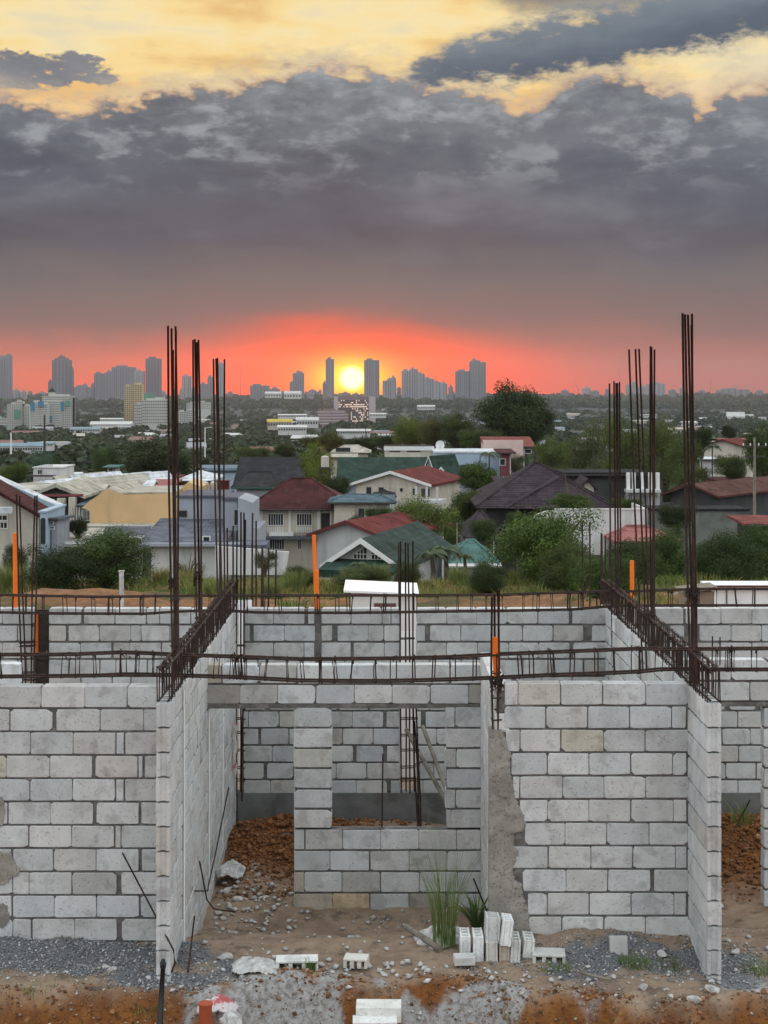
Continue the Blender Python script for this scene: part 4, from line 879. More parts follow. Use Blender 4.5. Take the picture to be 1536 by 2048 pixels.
for i, (px, D, h_, n_, lb) in enumerate([(1270, 14.05, .12, 160, 'low green grass in the gravel before the near right wall'), (1340, 14.1, .10, 80, 'short grass beside the right party wall base'), (1520, 13.9, .20, 60, 'spiky grass at the right edge by the bank'), (300, 13.4, .14, 60, 'dry thin grass on the bank near the black pipe'), (1110, 14.0, .09, 90, 'short grass at the end of the flat pale block'), (80, 13.5, .12, 40, 'thin straw sprouting on the clay bank at far left'), (1030, 13.35, .22, 16, 'sparse pale dry straws on the clay bank at centre right'), (1480, 18.9, .4, 30, 'long leafy grass on the red soil heap beyond the right party wall')]):
    x = XP(px, D); tuft('grass_clump', lb, (x, D, float(site_z(x, D))), n_, .25, h_, .8, .004 if i != 7 else .009, 20+i, GRN if i not in (3, 5, 6) else ((1.3, 1.2, .8), (2.2, 1.9, 1.3)))
# band of rough grass and weeds beyond the back wall
co_, fs_, tn_ = [], [], []; off = 0; r = np.random.RandomState(3); nb = 0
for i in range(900):
    D = r.uniform(31, 52); x = r.uniform(-.27, .27)*D
    if D < 42 and fbm(x*.35, D*.35, 3, 71) < .05: continue
    h_ = r.uniform(.35, 1.0)*(.55 if D > 41 else .45); dry = r.uniform(0, 1) < .35
    c, f, t = blades(46, .5, h_, .7, .014, i, 2, ((1.3, 1.1, .75), (2.0, 1.7, 1.15)) if dry else ((.7, .95, .5), (1.2, 1.35, .85)))
    c = c*np.array((1.3, 1.3, 1)) + np.array((x, D, float(site_z(x, D))-.02)); co_.append(c); fs_.append(f+off); tn_.append(t); off += len(c)
link('rough_grass', npmesh('rough_grass', np.concatenate(co_), np.concatenate(fs_), M_GRASS, 4, np.concatenate(tn_)), kind='stuff')
TU = []
for k in range(4):
    c, f, t = blades(420, .8, 1.75, .62, .017, 50+k, 4, ((.95, 1.15, .75), (1.7, 1.75, 1.25)) if k < 3 else ((1.5, 1.2, .85), (2.1, 1.75, 1.25))); TU.append(npmesh('tall_grass_clump', c, f, M_GRASS, 4, t))
for i, (px, yt, D, k, lb) in enumerate([(20, 1110, 44, 0, 'tall pale grass clump at left edge beside the orange pipe'), (128, 1140, 46, 3, 'straw coloured grass clump below the dark leafy bush'), (215, 1145, 45, 1, 'green and straw clump under the left bush'),
      (320, 1145, 46, 3, 'dry clump left of the tallest left rebars'), (425, 1150, 42, 0, 'green clump between the left rebar clusters'), (590, 1128, 44, 1, 'fluffy pale green clump left of the two-part orange pipe'), (545, 1160, 42, 2, 'lower green clump behind the thin bars'), (700, 1155, 46, 2, 'grass clump above the left roof edge of the white hut'),
      (755, 1118, 47, 0, 'feathery tall clump behind the white hut'), (820, 1150, 45, 3, 'dry grass clump just right of the white hut'), (915, 1138, 46, 1, 'pale clump at the foot of the palms'), (1035, 1148, 47, 2, 'rounded pale green clump under the large light green bush'), (985, 1165, 42, 2, 'low green clump above the back wall right of centre'), (375, 1130, 48, 3, 'straw clump right of the tallest left rebars'), (60, 1125, 48, 2, 'green clump left of the dark leafy bush')]):
    x = XP(px, D); zb = float(site_z(x, D)); s = max(.4, (ZP(yt, D)-zb)/1.6); o = link('tall_grass_clump', TU[k], None, (x, D, zb)); o.scale = (s*1.1, s*1.1, s); o.rotation_euler = (0, 0, i*1.1); tag(o, lb, 'grass', 'tall grass clumps beyond the site')
# white hut, sheets, site office
D = 25.4; b = P(762, 1560, D); t = thing('white_hut', 'small white hut with a lean-to roof and a dark red vent, behind the back wall', 'hut', (XP(768, D), D, -.05))
M_WP = mat('white_paint', (.76,.75,.74), .05, 2, .15, 10, .6, streak=(1.5,.35,(.55,.53,.5))); M_VENT = mat('dark_red_vent', (.13,.035,.03), .2, 10, .2, 60, .7)
hw = (832-700)/S(D)/2; zt = ZP(1189, D)+.05
mb = MB(); mb.box(-hw, hw, 0, 1.2, 0, zt); mb.build('wall', M_WP, t)
mb = MB(); mb.prism_y([(-hw-.12, zt+.05), (hw+.03, zt-.0), (hw+.03, zt+.03), (-hw-.12, zt+.085)], -.12, 1.35); mb.build('roof', M_WHITESHEET, t)
mb = MB()
for k in range(4): mb.box(XP(748, D)-XP(768, D), XP(792, D)-XP(768, D), -.02, .01, ZP(1216-k*2.6, D)+.05, ZP(1214.4-k*2.6, D)+.05)
mb.build('vent', M_VENT, t)
for nm, px, w, ya, yb, D, lb in (('white_sheet', 478, 52, 1200, 1600, 22.7, 'white metal sheet standing behind the left corner bars'), ('white_sheet', 820, 50, 1262, 1620, 22.5, 'white metal sheet showing through the tall gap of the back wall')):
    t = thing(nm, lb, 'metal sheet', (XP(px, D), D, 0), 0, 'white metal sheets behind the back wall'); w_ = w/S(D); mb = MB(); zt = ZP(ya, D); n = 12
    poly = [(-w_/2+w_*k/n, .012*(k % 2)) for k in range(n+1)]; poly += [(x, y+.004) for x, y in poly[::-1]]; mb.prism_z(poly, .02, zt); mb.build('sheet', M_WHITESHEET, t)
    mb = MB(); mb.box(-w_/2, w_/2, .02, .05, -.05, .15); mb.box(-w_/2+.01, -w_/2+.04, .02, .05, .3, zt-.1); mb.build('frame', M_WOODPOLE, t)
D = 29.0; x0 = XP(1425, D); t = thing('site_office', 'long white sheet-metal site shed at the right edge beyond the back wall', 'shed', (x0, D, 0)); x1 = XP(1680, D)-x0; zt = ZP(1177, D)
mb = MB(); mb.box(0, x1, 0, .5, 0, zt); mb.build('wall', M_WHITESHEET, t); mb = MB(); mb.prism_x([(-.12, zt+.0), (.62, zt+.02), (.62, zt+.07), (-.12, zt+.05)], -.1, x1+.1); mb.build('roof', M_WHITESHEET, t)
mb = MB(); mb.box(-.1, x1+.1, -.16, -.12, zt+.045, zt+.075); mb.build('roof_edge', M_VENT, t)
mb = MB()
for k in range(5): mb.box(x1*.22*k+.25, x1*.22*k+.28, -.012, 0, .05, zt-.03)
mb.build('seam', M_WOODPOLE, t)
D = 27.5; t = thing('brown_shed', 'low brown weathered box shed with a thin roof, left of the white site shed', 'shed', (XP(1368, D), D, 0)); w_ = (1428-1368)/S(D)
mb = MB(); mb.box(0, w_, 0, .5, 0, ZP(1184, D)); mb.build('wall', mat('weathered_ply', (.24,.19,.14), .15, 3, .3, 20, .9), t)
mb = MB(); z = ZP(1184, D); mb.prism_y([(-.05, z), (w_*.5, z+.02), (w_+.05, z+.07), (w_+.05, z+.10), (-.05, z+.03)], -.1, .6); mb.build('roof', M_WOODPOLE, t)
b = P(243, 1232, 26); t = thing('concrete_post', 'thin pale concrete post standing on the brown soil beyond the left back wall', 'post', b); mb = MB(); mb.box(-.035, .035, -.035, .035, -.5, ZP(1143, 26)-b[2]); mb.box(-.045, .045, -.045, .045, ZP(1143, 26)-b[2], ZP(1141, 26)-b[2]); mb.build('shaft', M_CHUNK, t)
# ------------------------------------------------------------------ trees
def crown_mesh(seed, n, leaf, clumps=26, flat=.8, spread=1.0, open_=.0):
    r = np.random.RandomState(seed); cs = []; tries = 0
    while len(cs) < clumps and tries < 4000:
        tries += 1
        p = r.uniform(-1, 1, 3); 
        if np.linalg.norm(p) > 1: continue
        p = p*np.array((.74, .74, .60*flat+.1)); s = r.uniform(.22, .42)
        p = p + np.array((0, 0, r.uniform(-.12, .12))); cs.append((p, s))
    w = np.array([c[1]**2 for c in cs]); w /= w.sum(); idx = r.choice(len(cs), n, p=w)
    cen = np.array([c[0] for c in cs])[idx]; sz = np.array([c[1] for c in cs])[idx]
    d = r.normal(0, 1, (n, 3)); d /= np.linalg.norm(d, axis=1)[:, None]; rad = sz*(r.uniform(0, 1, n)**.35)*(1 + r.normal(0, .10, n))
    p = cen + d*rad[:, None]*np.array((1, 1, .78))
    nrm = d*.8 + r.normal(0, .6, (n, 3)) + np.array((0, 0, .35)); nrm /= np.linalg.norm(nrm, axis=1)[:, None]
    t = np.cross(nrm, r.normal(0, 1, (n, 3))); t /= np.linalg.norm(t, axis=1)[:, None]; b = np.cross(nrm, t); L = (leaf*r.uniform(.6, 1.4, n))[:, None]
    droop = nrm*L*.25
    co = np.stack([p - t*L, p + b*L*.5 + droop*0, p + t*L, p - b*L*.5], 1).reshape(-1, 3); fs = np.arange(n*4).reshape(-1, 4)
    k = r.uniform(.75, 1.3, n)*np.array([r.uniform(.75, 1.25) for _ in cs])[idx]; y = r.uniform(-.10, .16, n)
    tint = np.stack([k*(1+y*1.5), k*(1+y*.4), k*(1-y)], 1)
    return npmesh('crown', co, fs, M_LEAF, 4, tint), cs
def trunk_mesh(seed, cs, lift=1.6):
    r = random.Random(seed); mb = MB(); mb.tube([(0, 0, -lift), (.03, .02, -lift*.5), (0, 0, -.35), (.02, 0, 0)], .085, 8, .05)
    for p, s in cs[::2]: mb.tube([(0, 0, -.45+r.uniform(-.1, .2)), tuple(p*.5+np.array((0, 0, -.12))), tuple(p*.95)], .038, 5, .010)
    return mb.mesh('trunk', M_BARK, True)
SPEC = dict(dense=(24000, .026, 46, .9), dense2=(24000, .026, 50, .8), tall=(24000, .026, 50, 1.05), loose=(12000, .025, 34, .95), near=(42000, .019, 48, .9), near2=(42000, .019, 44, .95), thin=(5200, .022, 34, 1.0))
TREES = {}
for i_, (k, (n, lf, c, fl)) in enumerate(SPEC.items()):
    m, cs = crown_mesh(100+i_, n, lf, c, fl); TREES[k] = (m, trunk_mesh(i_, cs, 1.9))
DG = (.72,.80,.70); MG = (1.15,1.15,.95); BG = (1.75,1.9,1.0); YG = (2.1,2.0,.9); BR = (1.45,1.05,.80); GG = (1.35,1.25,1.15); DK = (.50,.58,.52)
_tc = [0]
def tree(px0, px1, yt, yb, D, kind, col, label, name='leafy_tree', grp=None, gz=None):
    _tc[0] += 1; x = XP((px0+px1)/2, D); w = (px1-px0)/S(D)/2; zt, zb = ZP(yt, D), ZP(yb, D); h = (zt-zb)/2; zc = (zt+zb)/2
    z0 = gz if gz is not None else (float(site_z(x, D)) if D < 84 else float(far_z(x, D)))
    t = thing(name, label, 'tree', (x, D, z0), 0, grp); cm, tm = TREES[kind]
    c = link('crown', cm, t, (0, 0, zc-z0), col); c.scale = (w*1.03, w*.95, h/.78); c.rotation_euler = (0, 0, _tc[0]*1.7)
    k = link('trunk', tm, t, (0, 0, zc-z0)); k.scale = (w, w, max(h/.78, (zc-z0+.5)/1.9)); k.rotation_euler = c.rotation_euler
    return t
T = tree
# nearest bushes and trees past the site
T(105, 325, 1052, 1172, 44.6, 'near', (1.0,1.15,.9), 'dark leafy bush tree in front of the grey metal roof at left'); T(40, 215, 1085, 1180, 43.2, 'near2', DK, 'darker low bush at left behind the orange pipe')
T(0, 60, 1085, 1150, 47.5, 'near', DG, 'bush at the far left edge under the cream house')
T(975, 1215, 1002, 1195, 46.1, 'near2', (1.45,1.7,1.0), 'large bright green bushy tree right of the palms', 'large_tree'); T(1070, 1190, 1080, 1200, 43.2, 'near', MG, 'lower green bush under the large bright green tree'); T(925, 1020, 1120, 1190, 41.8, 'near', DG, 'low dark bush right of the palms')
T(1195, 1330, 1075, 1200, 47.5, 'near', (1.0,1.2,.8), 'green bush behind the right orange pipe'); T(1260, 1400, 1045, 1190, 50.4, 'near2', (.9,1.1,.8), 'broad dark green tree left of the tallest right rebars'); T(1370, 1536, 1060, 1190, 47.5, 'near', (.75,.95,.7), 'broad dark green tree at the right edge', 'large_tree'); T(1440, 1600, 1040, 1175, 53.3, 'near2', (.8,1.0,.7), 'dark tree behind, cut by the right edge')
T(1130, 1290, 1100, 1210, 40.3, 'near2', (.95,1.2,.8), 'leafy shrub mass just above the right end of the back wall'); T(655, 800, 1130, 1180, 43.2, 'near', MG, 'low bushes in front of the green gable house'); T(780, 850, 1120, 1175, 44.6, 'near2', DG, 'dark low bush at the foot of the green gable house')
T(560, 640, 1130, 1175, 44.6, 'near', DG, 'dark low bush left of the two-part orange pipe, by the white wall')
# middle distance
T(785, 925, 985, 1088, 104, 'loose', (1.9,1.9,1.2), 'airy olive green tree between the green gable house and the purple tiled roof', 'large_tree'); T(850, 935, 1010, 1110, 110, 'dense2', MG, 'rounder green tree behind the airy olive one')
T(722, 790, 1008, 1052, 112, 'dense', (.8,.9,.65), 'small dark bush under the blue-grey hip roof'); T(890, 985, 968, 1052, 128, 'dense', (1.0,1.1,.65), 'dark green tree left of the purple tiled roof'); T(908, 1005, 922, 990, 150, 'dense2', (1.0,1.15,.7), 'green tree in front of the pale blue wall')
T(598, 672, 890, 985, 165, 'tall', YG, 'yellowish green tree beside the water tank on its stand'); T(640, 705, 945, 1000, 150, 'dense', DG, 'dark low tree under the water tank stand')
T(235, 388, 876, 965, 200, 'dense2', DK, 'big dark dome shaped tree behind the tall left rebars', 'large_tree'); T(180, 250, 880, 965, 220, 'dense', (.8,.95,.85), 'dark tree just left of the big dome shaped tree'); T(0, 62, 922, 970, 150, 'dense2', (1.1,1.3,.7), 'green tree at the left edge beside the white box house'); T(60, 125, 905, 950, 240, 'dense', (.9,1.1,.8), 'tree behind the white box house')
T(465, 545, 888, 925, 250, 'dense', (1.1,1.15,.9), 'green tree above the dark grey roofs'); T(540, 600, 885, 915, 255, 'dense2', (.9,.9,.8), 'dark tree between dark roofs and yellowish tree'); T(600, 645, 868, 900, 262, 'dense', BR, 'brownish tree on the middle tree line'); T(630, 692, 864, 905, 258, 'tall', (1.5,1.1,.7), 'orange-brown tree on the middle tree line'); T(690, 770, 872, 905, 270, 'dense2', (.8,.75,.65), 'dark tree left of the flat roof with a dish')
T(745, 800, 865, 900, 262, 'dense', (.75,.8,.7), 'dark tree just behind the flat roof with a dish'); T(778, 862, 836, 895, 255, 'tall', YG, 'bright yellow-green tree on the tree line left of the tallest tree'); T(830, 905, 828, 898, 245, 'dense', BR, 'brownish bushy tree beside the bright yellow-green one'); T(868, 955, 825, 900, 240, 'dense2', (1.05,1.0,.75), 'dark olive tree next to the tallest tree'); T(915, 1010, 850, 905, 230, 'dense', (.9,1.0,.7), 'green tree at the left foot of the tallest tree')
T(940, 1114, 762, 912, 238, 'dense2', (.55,.68,.55), 'tallest dark rounded tree standing against the red sky', 'large_tree'); T(1030, 1112, 800, 892, 236, 'dense', (.55,.68,.55), 'right shoulder of dark foliage beside the tallest tree')
for i, (a, b_, yt, yb, D, k, c, lb) in enumerate([(1055, 1150, 870, 960, 175, 'loose', (1.5,1.5,.9), 'olive tree right of the small red roofed house'), (1110, 1215, 850, 960, 190, 'loose', GG, 'greyish olive tree left of the shorter right rebars'), (1165, 1250, 818, 930, 200, 'thin', (1.7,1.5,1.5), 'nearly bare grey tree on the right tree line'), (1200, 1300, 822, 960, 185, 'loose', (1.6,1.5,.9), 'tall olive tree directly behind the leaning thin bars'), (1270, 1375, 828, 965, 180, 'loose', (1.5,1.4,.85), 'tall olive tree left of the tallest right rebars'),
      (1320, 1410, 860, 975, 170, 'loose', (1.35,1.35,.9), 'olive tree behind the tallest right rebars'), (1378, 1428, 845, 912, 175, 'dense', DK, 'small dark tree left of the far cream house'), (1480, 1560, 845, 960, 150, 'dense2', (1.0,1.15,.7), 'green tree at the right edge beside the utility pole'), (1425, 1500, 900, 965, 160, 'dense', MG, 'green bush below the far cream house'), (1340, 1430, 925, 985, 150, 'loose', MG, 'low olive tree above the rusty brown roof'),
      (1090, 1170, 930, 985, 165, 'dense2', (1.1,1.1,.8), 'green tree behind the purple tiled roof'), (1440, 1475, 845, 880, 230, 'dense', DK, 'dark small tree right of the far chimney house'), (1215, 1290, 990, 1030, 100, 'dense', (1.0,1.1,.7), 'bush in front of the white fin house'), (1090, 1190, 985, 1022, 98, 'dense2', (1.0,1.15,.7), 'bush behind the top of the white garden wall'), (1310, 1400, 1000, 1060, 104, 'dense', DK, 'dark creeper covered tree under the rusty brown roof')]):
    T(a, b_, yt, yb, D, k, c, lb)
for i, (a, b_, yt, yb, D, k, c, lb) in enumerate([(440, 492, 985, 1012, 150, 'dense', DK, 'small dark bush between the tall blue-grey block and the wine hip roof'), (690, 735, 1030, 1062, 108, 'dense2', DG, 'dark shrub right of the wine roofed house'), (770, 850, 1002, 1060, 108, 'loose', (1.2,1.3,.8), 'thin leafy tree in front of the blue-grey bungalow'), (936, 1002, 1030, 1085, 92, 'dense', DG, 'dark tree between the teal roof and the purple wing'), (130, 182, 1035, 1072, 100, 'dense2', DK, 'dark shrub in the lane beside the black gable townhouse'),
      (500, 560, 1098, 1140, 78, 'loose', MG, 'thin shrub below the cream house with barred windows'), (330, 420, 1118, 1165, 70, 'thin', (1.6,1.1,.8), 'nearly bare brown shrub behind the tallest left rebars'), (1008, 1065, 1014, 1075, 100, 'dense', (1.0,1.15,.7), 'round bush in front of the purple tiled roof'), (560, 610, 955, 990, 168, 'dense', DK, 'dark bush beside the charcoal roof'), (1000, 1060, 905, 945, 205, 'loose', MG, 'olive tree under the pink walled house'), (862, 915, 890, 925, 235, 'dense', DG, 'dark tree behind the satellite dish')]):
    T(a, b_, yt, yb, D, k, c, lb)
M_PALM = mat('palm_frond', (.10,.13,.07), .25, 3, 0, 10, .7, trans=.2)
def palm(px, yt, D, r_px, label, seed, nf=15):
    r = random.Random(seed); x = XP(px, D); z0 = float(site_z(x, D)) if D < 84 else float(far_z(x, D)); zt = ZP(yt, D); R_ = r_px/S(D); t = thing('palm_tree', label, 'tree', (x, D, z0)); top = zt - R_*.45 - z0
    mb = MB(); mb.tube([(0, 0, -.2), (.08, 0, top*.5), (.02, 0, top)], .10, 8, .06); mb.build('trunk', M_BARK, t, smooth=True)
    for k in range(nf):
        a = k*2.4+r.uniform(-.2, .2); up = r.uniform(.15, 1.15); mb = MB(); pts = []
        for q in range(9): s = q/8; pts.append(np.array((math.cos(a)*R_*s*(1-.15*s), math.sin(a)*R_*s*(1-.15*s), top + R_*(up*s*.95 - 1.15*s*s*(.55+.5*up)))))
        mb.tube(pts, .018, 4, .006)
        for q in range(1, 26):
            s = q/26; i = min(7, int(s*8)); f = s*8-i; c = pts[i]*(1-f)+pts[i+1]*f; L = R_*.30*math.sin(math.pi*min(1, s*.9+.12))
            for sd in (-1, 1):
                side = np.array((-math.sin(a), math.cos(a), 0))*sd; fw = np.array((math.cos(a), math.sin(a), 0)); e = c + side*L + fw*L*.5 - np.array((0, 0, L*.55)); wv = fw*.075*R_
                mb.add([tuple(c-wv*.5), tuple(c+wv*.5), tuple(e)], [(0, 1, 2)])
        mb.build('frond', M_PALM, t)
palm(862, 1088, 50, 44, 'left palm of the pair in front of the teal roof', 1); palm(889, 1080, 51, 44, 'right palm of the pair in front of the teal roof', 2); palm(978, 897, 150, 24, 'small palm in front of the pale blue wall', 3, 11); palm(1424, 882, 165, 24, 'small palm left of the far cream house', 4, 11); palm(928, 1100, 61, 26, 'short palm under the teal roof, right of the pair', 5, 11); palm(716, 1118, 58, 22, 'low spiky palm in front of the green gable house', 6, 11)

# ------------------------------------------------------------------ houses
CRM = mat('cream_wall', (.56,.51,.43), .10, .8, .15, 6, .85, streak=(1.1,.75,(.33,.30,.25))); WHT = mat('white_wall', (.60,.60,.59), .06, .8, .15, 6, .85, streak=(1.1,.7,(.36,.36,.35)))
TAN = mat('tan_wall', (.62,.42,.22), .07, .6, .12, 6, .9, streak=(1.0,.75,(.40,.27,.15))); GRYW = mat('grey_wall', (.32,.34,.38), .08, .8, .15, 6, .85, streak=(.8,.4,(.22,.23,.25))); DGW = mat('dark_wall', (.055,.055,.055), .2, .8, .15, 6, .85)
BLUW = mat('pale_blue_wall', (.36,.46,.55), .08, .4, .15, 4, .85, streak=(.4,.5,(.27,.33,.38))); PNKW = mat('pink_wall', (.62,.46,.42), .08, .5, .15, 4, .85, streak=(.6,.4,(.42,.32,.29))); GRNW = mat('green_board', (.10,.17,.13), .2, .8, .15, 6, .85); WINEW = mat('wine_wall', (.16,.05,.055), .15, .8, .15, 6, .85)
def roofm(n, c, **k): return mat(n, c, .22, .7, .5, 8, k.pop('rough', .85), spec=.15, streak=(.9,.6,tuple(min(1,q*1.5+.02) for q in c)), c2=tuple(q*.5 for q in c), c2scale=.9, c2lo=.45, c2hi=.7, bdist=.04, **k)
CX_ = (('x', 4.0, .9),); CYt = (('x', 3.2, .6), ('y', 2.6, .8))
R_RED = roofm('red_metal_roof', (.125,.026,.022), wave=CX_); R_WINE = roofm('wine_metal_roof', (.062,.018,.018), wave=CX_); R_RUST = roofm('rusty_roof', (.09,.038,.03), wave=CX_); R_GRN = roofm('green_roof', (.020,.045,.034), wave=CX_); R_GRNT = roofm('green_tile_roof', (.035,.055,.047), wave=CYt)
R_TEAL = roofm('teal_roof', (.07,.15,.135), wave=CX_); R_PUR = roofm('purple_tile_roof', (.036,.026,.032), wave=CYt); R_CHAR = roofm('charcoal_roof', (.020,.021,.024), wave=CX_); R_GRY = roofm('grey_metal_roof', (.115,.125,.155), wave=CX_); R_PALE = roofm('pale_sheet_roof', (.40,.38,.32), wave=CX_); R_WHT = roofm('white_roof', (.60,.63,.66), wave=CX_)
R_PINK = roofm('faded_pink_roof', (.34,.13,.12), wave=CX_); R_BLU = roofm('blue_grey_roof', (.07,.115,.145), wave=CX_); R_SALM = roofm('salmon_roof', (.19,.055,.045), wave=CX_)
TRIM = mat('white_trim', (.72,.72,.70), .05, 3, .05, 8, .6); GLASS = mat('window_glass', (.03,.035,.04), .2, 2, .0, 8, .12, spec=.6); DTRIM = mat('dark_trim', (.05,.04,.04), .1, 3, .05, 8, .6); GTRIM = mat('green_trim', (.03,.08,.06), .1, 3, .05, 8, .6); RTRIM = mat('red_trim', (.13,.03,.03), .1, 3, .05, 8, .6)
def gable_slab(mb, w, z_e, z_r, t, y0, y1, cx=0):
    mb.prism_y([(cx-w/2, z_e), (cx, z_r), (cx+w/2, z_e), (cx+w/2, z_e-t), (cx, z_r-t*1.15), (cx-w/2, z_e-t)][::1], y0, y1)
def window(par, u0, u1, z0, z1, y, nx=2, nz=1, fm=None, gm=None, fw=.07, axis='y'):
    """window on a wall face; frame and bars proud, pane behind"""
    fm = fm or TRIM; gm = gm or GLASS
    def bx(mb, a, b, c, d, e, f):
        if axis == 'y': mb.box(a, b, y+c, y+d, e, f)
        else: mb.box(y+c, y+d, a, b, e, f)
    s = 1 if axis == 'y' else axis
    mb = MB(); lo, hi = (-.06, .02) if s == 1 else ((-.02, .06) if s == 'x+' else (-.06, .02))
    def fr(a, b, e, f): bx(mb, a, b, lo, hi, e, f)
    fr(u0-fw, u0, z0-fw, z1+fw); fr(u1, u1+fw, z0-fw, z1+fw); fr(u0, u1, z1, z1+fw); fr(u0, u1, z0-fw, z0)
    lo, hi = (lo+.012, hi-.004)
    for k in range(1, nx): c = u0+(u1-u0)*k/nx; fr(c-fw*.3, c+fw*.3, z0, z1)
    lo, hi = (lo+.006, hi-.004)
    for k in range(1, nz): c = z0+(z1-z0)*k/nz; fr(u0, u1, c-fw*.25, c+fw*.25)
    f = mb.build('window', fm, par); mb = MB(); bx(mb, u0+.001, u1-.001, -.022, .006, z0+.001, z1-.001) if s != 'x+' else bx(mb, u0+.001, u1-.001, -.006, .022, z0+.001, z1-.001); mb.build('pane', gm, f); return f
def house(label, D, px0, px1, ye, yr, kind, depth, wm, rm, rot=0, o=.55, wins=(), name='house', ridge=None, trim=None, th=.16, wpx=None, base=None, cat='house', sk=0, grp=None):
    """px0..px1 roof extent, ye eave line, yr ridge line in the photo; D distance of the near eave"""
    xc = XP((px0+px1)/2+sk, D); z0 = float(far_z(xc, D+depth/2)) if D > 84 else float(site_z(xc, D)); z0 = base if base is not None else z0
    W = (px1-px0)/S(D); ze, zr = ZP(ye, D)-z0, None; t = thing(name, label, cat, (xc, D, z0), R(rot), grp)
    if wpx: wx0, wx1 = XP(wpx[0], D)-xc, XP(wpx[1], D)-xc
    else: wx0, wx1 = -W/2+o, W/2-o
    y0 = o if kind != 'flat' else .15; y1 = depth; yc = (y0+y1)/2; mb = MB()
    if kind == 'gy':
        zr = ZP(yr, D)-z0; gable_slab(mb, W, ze, zr, th, 0, depth+o); mb.build('roof', rm, t)
        sl = (zr-ze)/(W/2); pk = lambda x: zr - abs(x)*sl - th*1.05
        mb = MB(); poly = [(wx0, -2), (wx0, pk(wx0))] + ([(0, pk(0))] if wx0 < 0 < wx1 else []) + [(wx1, pk(wx1)), (wx1, -2)]; mb.prism_y(poly[::-1], y0, y1); mb.build('wall', wm, t)
        if trim:
            mb = MB(); gable_slab(mb, W+.02, ze+.02, zr+.03, th*1.25, -.05, -.004); mb.build('barge_board', trim, t)
    elif kind == 'gx':
        zr = CZ - (yr-HY)*(D+depth/2)/F_PX - z0; d2 = depth/2
        poly = [(0, ze), (d2, zr), (depth, ze), (depth, ze-th), (d2, zr-th*1.15), (0, ze-th)]; mb.prism_x(poly[::-1], -W/2, W/2); mb.build('roof', rm, t)
        sl = (zr-ze)/d2; mb = MB(); q = [(o, -2), (o, ze+o*sl-th*1.1), (d2, zr-th*1.2), (depth-o, ze+o*sl-th*1.1), (depth-o, -2)]; mb.prism_x(q[::-1], wx0, wx1); mb.build('wall', wm, t)
        if trim:
            mb = MB(); mb.box(-W/2, W/2, -.04, -.003, ze-th-.06, ze+.01); mb.build('fascia', trim, t); mb = MB()
            pl_ = [(-.02, ze+.02), (d2, zr+.03), (depth+.02, ze+.02), (depth+.02, ze-th-.05), (d2, zr-th-.05), (-.02, ze-th-.05)]
            for a in ((-W/2-.05, -W/2-.003), (W/2+.003, W/2+.05)): mb.prism_x(pl_[::-1], *a)
            mb.build('barge_board', trim, t)
    elif kind == 'hip':
        rl = (ridge if ridge is not None else .25)*W/2; zr = CZ - (yr-HY)*(D+depth/2)/F_PX - z0
        v = [(-W/2, 0, ze), (W/2, 0, ze), (W/2, depth, ze), (-W/2, depth, ze), (-rl, depth/2, zr), (rl+.001, depth/2, zr)]; e = .14
        v += [(-W/2, 0, ze-e), (W/2, 0, ze-e), (W/2, depth, ze-e), (-W/2, depth, ze-e)]
        mb.add(v, [(0,1,5,4), (1,2,5), (2,3,4,5), (3,0,4), (6,9,8,7), (0,6,7,1), (1,7,8,2), (2,8,9,3), (3,9,6,0)]); mb.build('roof', rm, t)
        mb = MB()
        for a, b in (((-W/2, 0, ze), (-rl, depth/2, zr)), ((W/2, 0, ze), (rl, depth/2, zr)), ((-rl, depth/2, zr), (rl, depth/2, zr))): mb.tube([a, b], .09, 5)
        mb.build('ridge_cap', rm, t)
        mb = MB(); mb.box(wx0, wx1, y0, depth-o, -2, ze-e); mb.build('wall', wm, t)
        if trim: mb = MB(); mb.box(-W/2-.03, W/2+.03, -.04, -.004, ze-e-.05, ze+.03); mb.build('fascia', trim, t)
    elif kind == 'shed':                     # roof plane rising away from us
        zr = CZ - (yr-HY)*(D+depth)/F_PX - z0; mb.prism_x([(0, ze), (depth, zr), (depth, zr-th), (0, ze-th)][::-1], -W/2, W/2); mb.build('roof', rm, t); sl = (zr-ze)/depth
        mb = MB(); mb.prism_x([(o, -2), (o, ze+o*sl-th*1.1), (depth-o, zr-o*sl-th*1.1), (depth-o, -2)][::-1], wx0, wx1); mb.build('wall', wm, t)
        if trim: mb = MB(); mb.box(-W/2, W/2, -.05, -.004, ze-th-.08, ze+.01); mb.build('fascia', trim, t)
    elif kind == 'flat':
        mb.box(-W/2, W/2, 0, depth, ze-th, ze); mb.build('roof', rm, t); mb = MB(); mb.box(wx0 if wpx else -W/2+.1, wx1 if wpx else W/2-.1, .1, depth-.1, -2, ze-th); mb.build('wall', wm, t)
        if trim: mb = MB(); mb.box(-W/2-.02, W/2+.02, -.05, -.004, ze-th-.05, ze+.02); mb.build('fascia', trim, t)
        y0 = .1
    if kind in ('gx', 'hip', 'shed'):
        mb = MB(); mb.tube([(-W/2, -.06, ze-th*.6), (W/2, -.06, ze-th*.6)], .07, 6); mb.build('gutter', trim or DTRIM, t)
        mb = MB(); mb.tube([(wx1-.15, y0-.08, ze-th), (wx1-.15, y0-.08, -1)], .05, 5); mb.build('downpipe', TRIM, t)
    Dw = D+y0
    for wd in wins:
        a, b, c, d = wd[:4]; nx, nz = (wd[4], wd[5]) if len(wd) > 5 else (2, 1); fm = wd[6] if len(wd) > 6 else None
        window(t, XP(a, Dw)-xc, XP(b, Dw)-xc, ZP(d, Dw)-z0, ZP(c, Dw)-z0, y0, nx, nz, fm, None, .06)
    t['y0'] = y0; return t
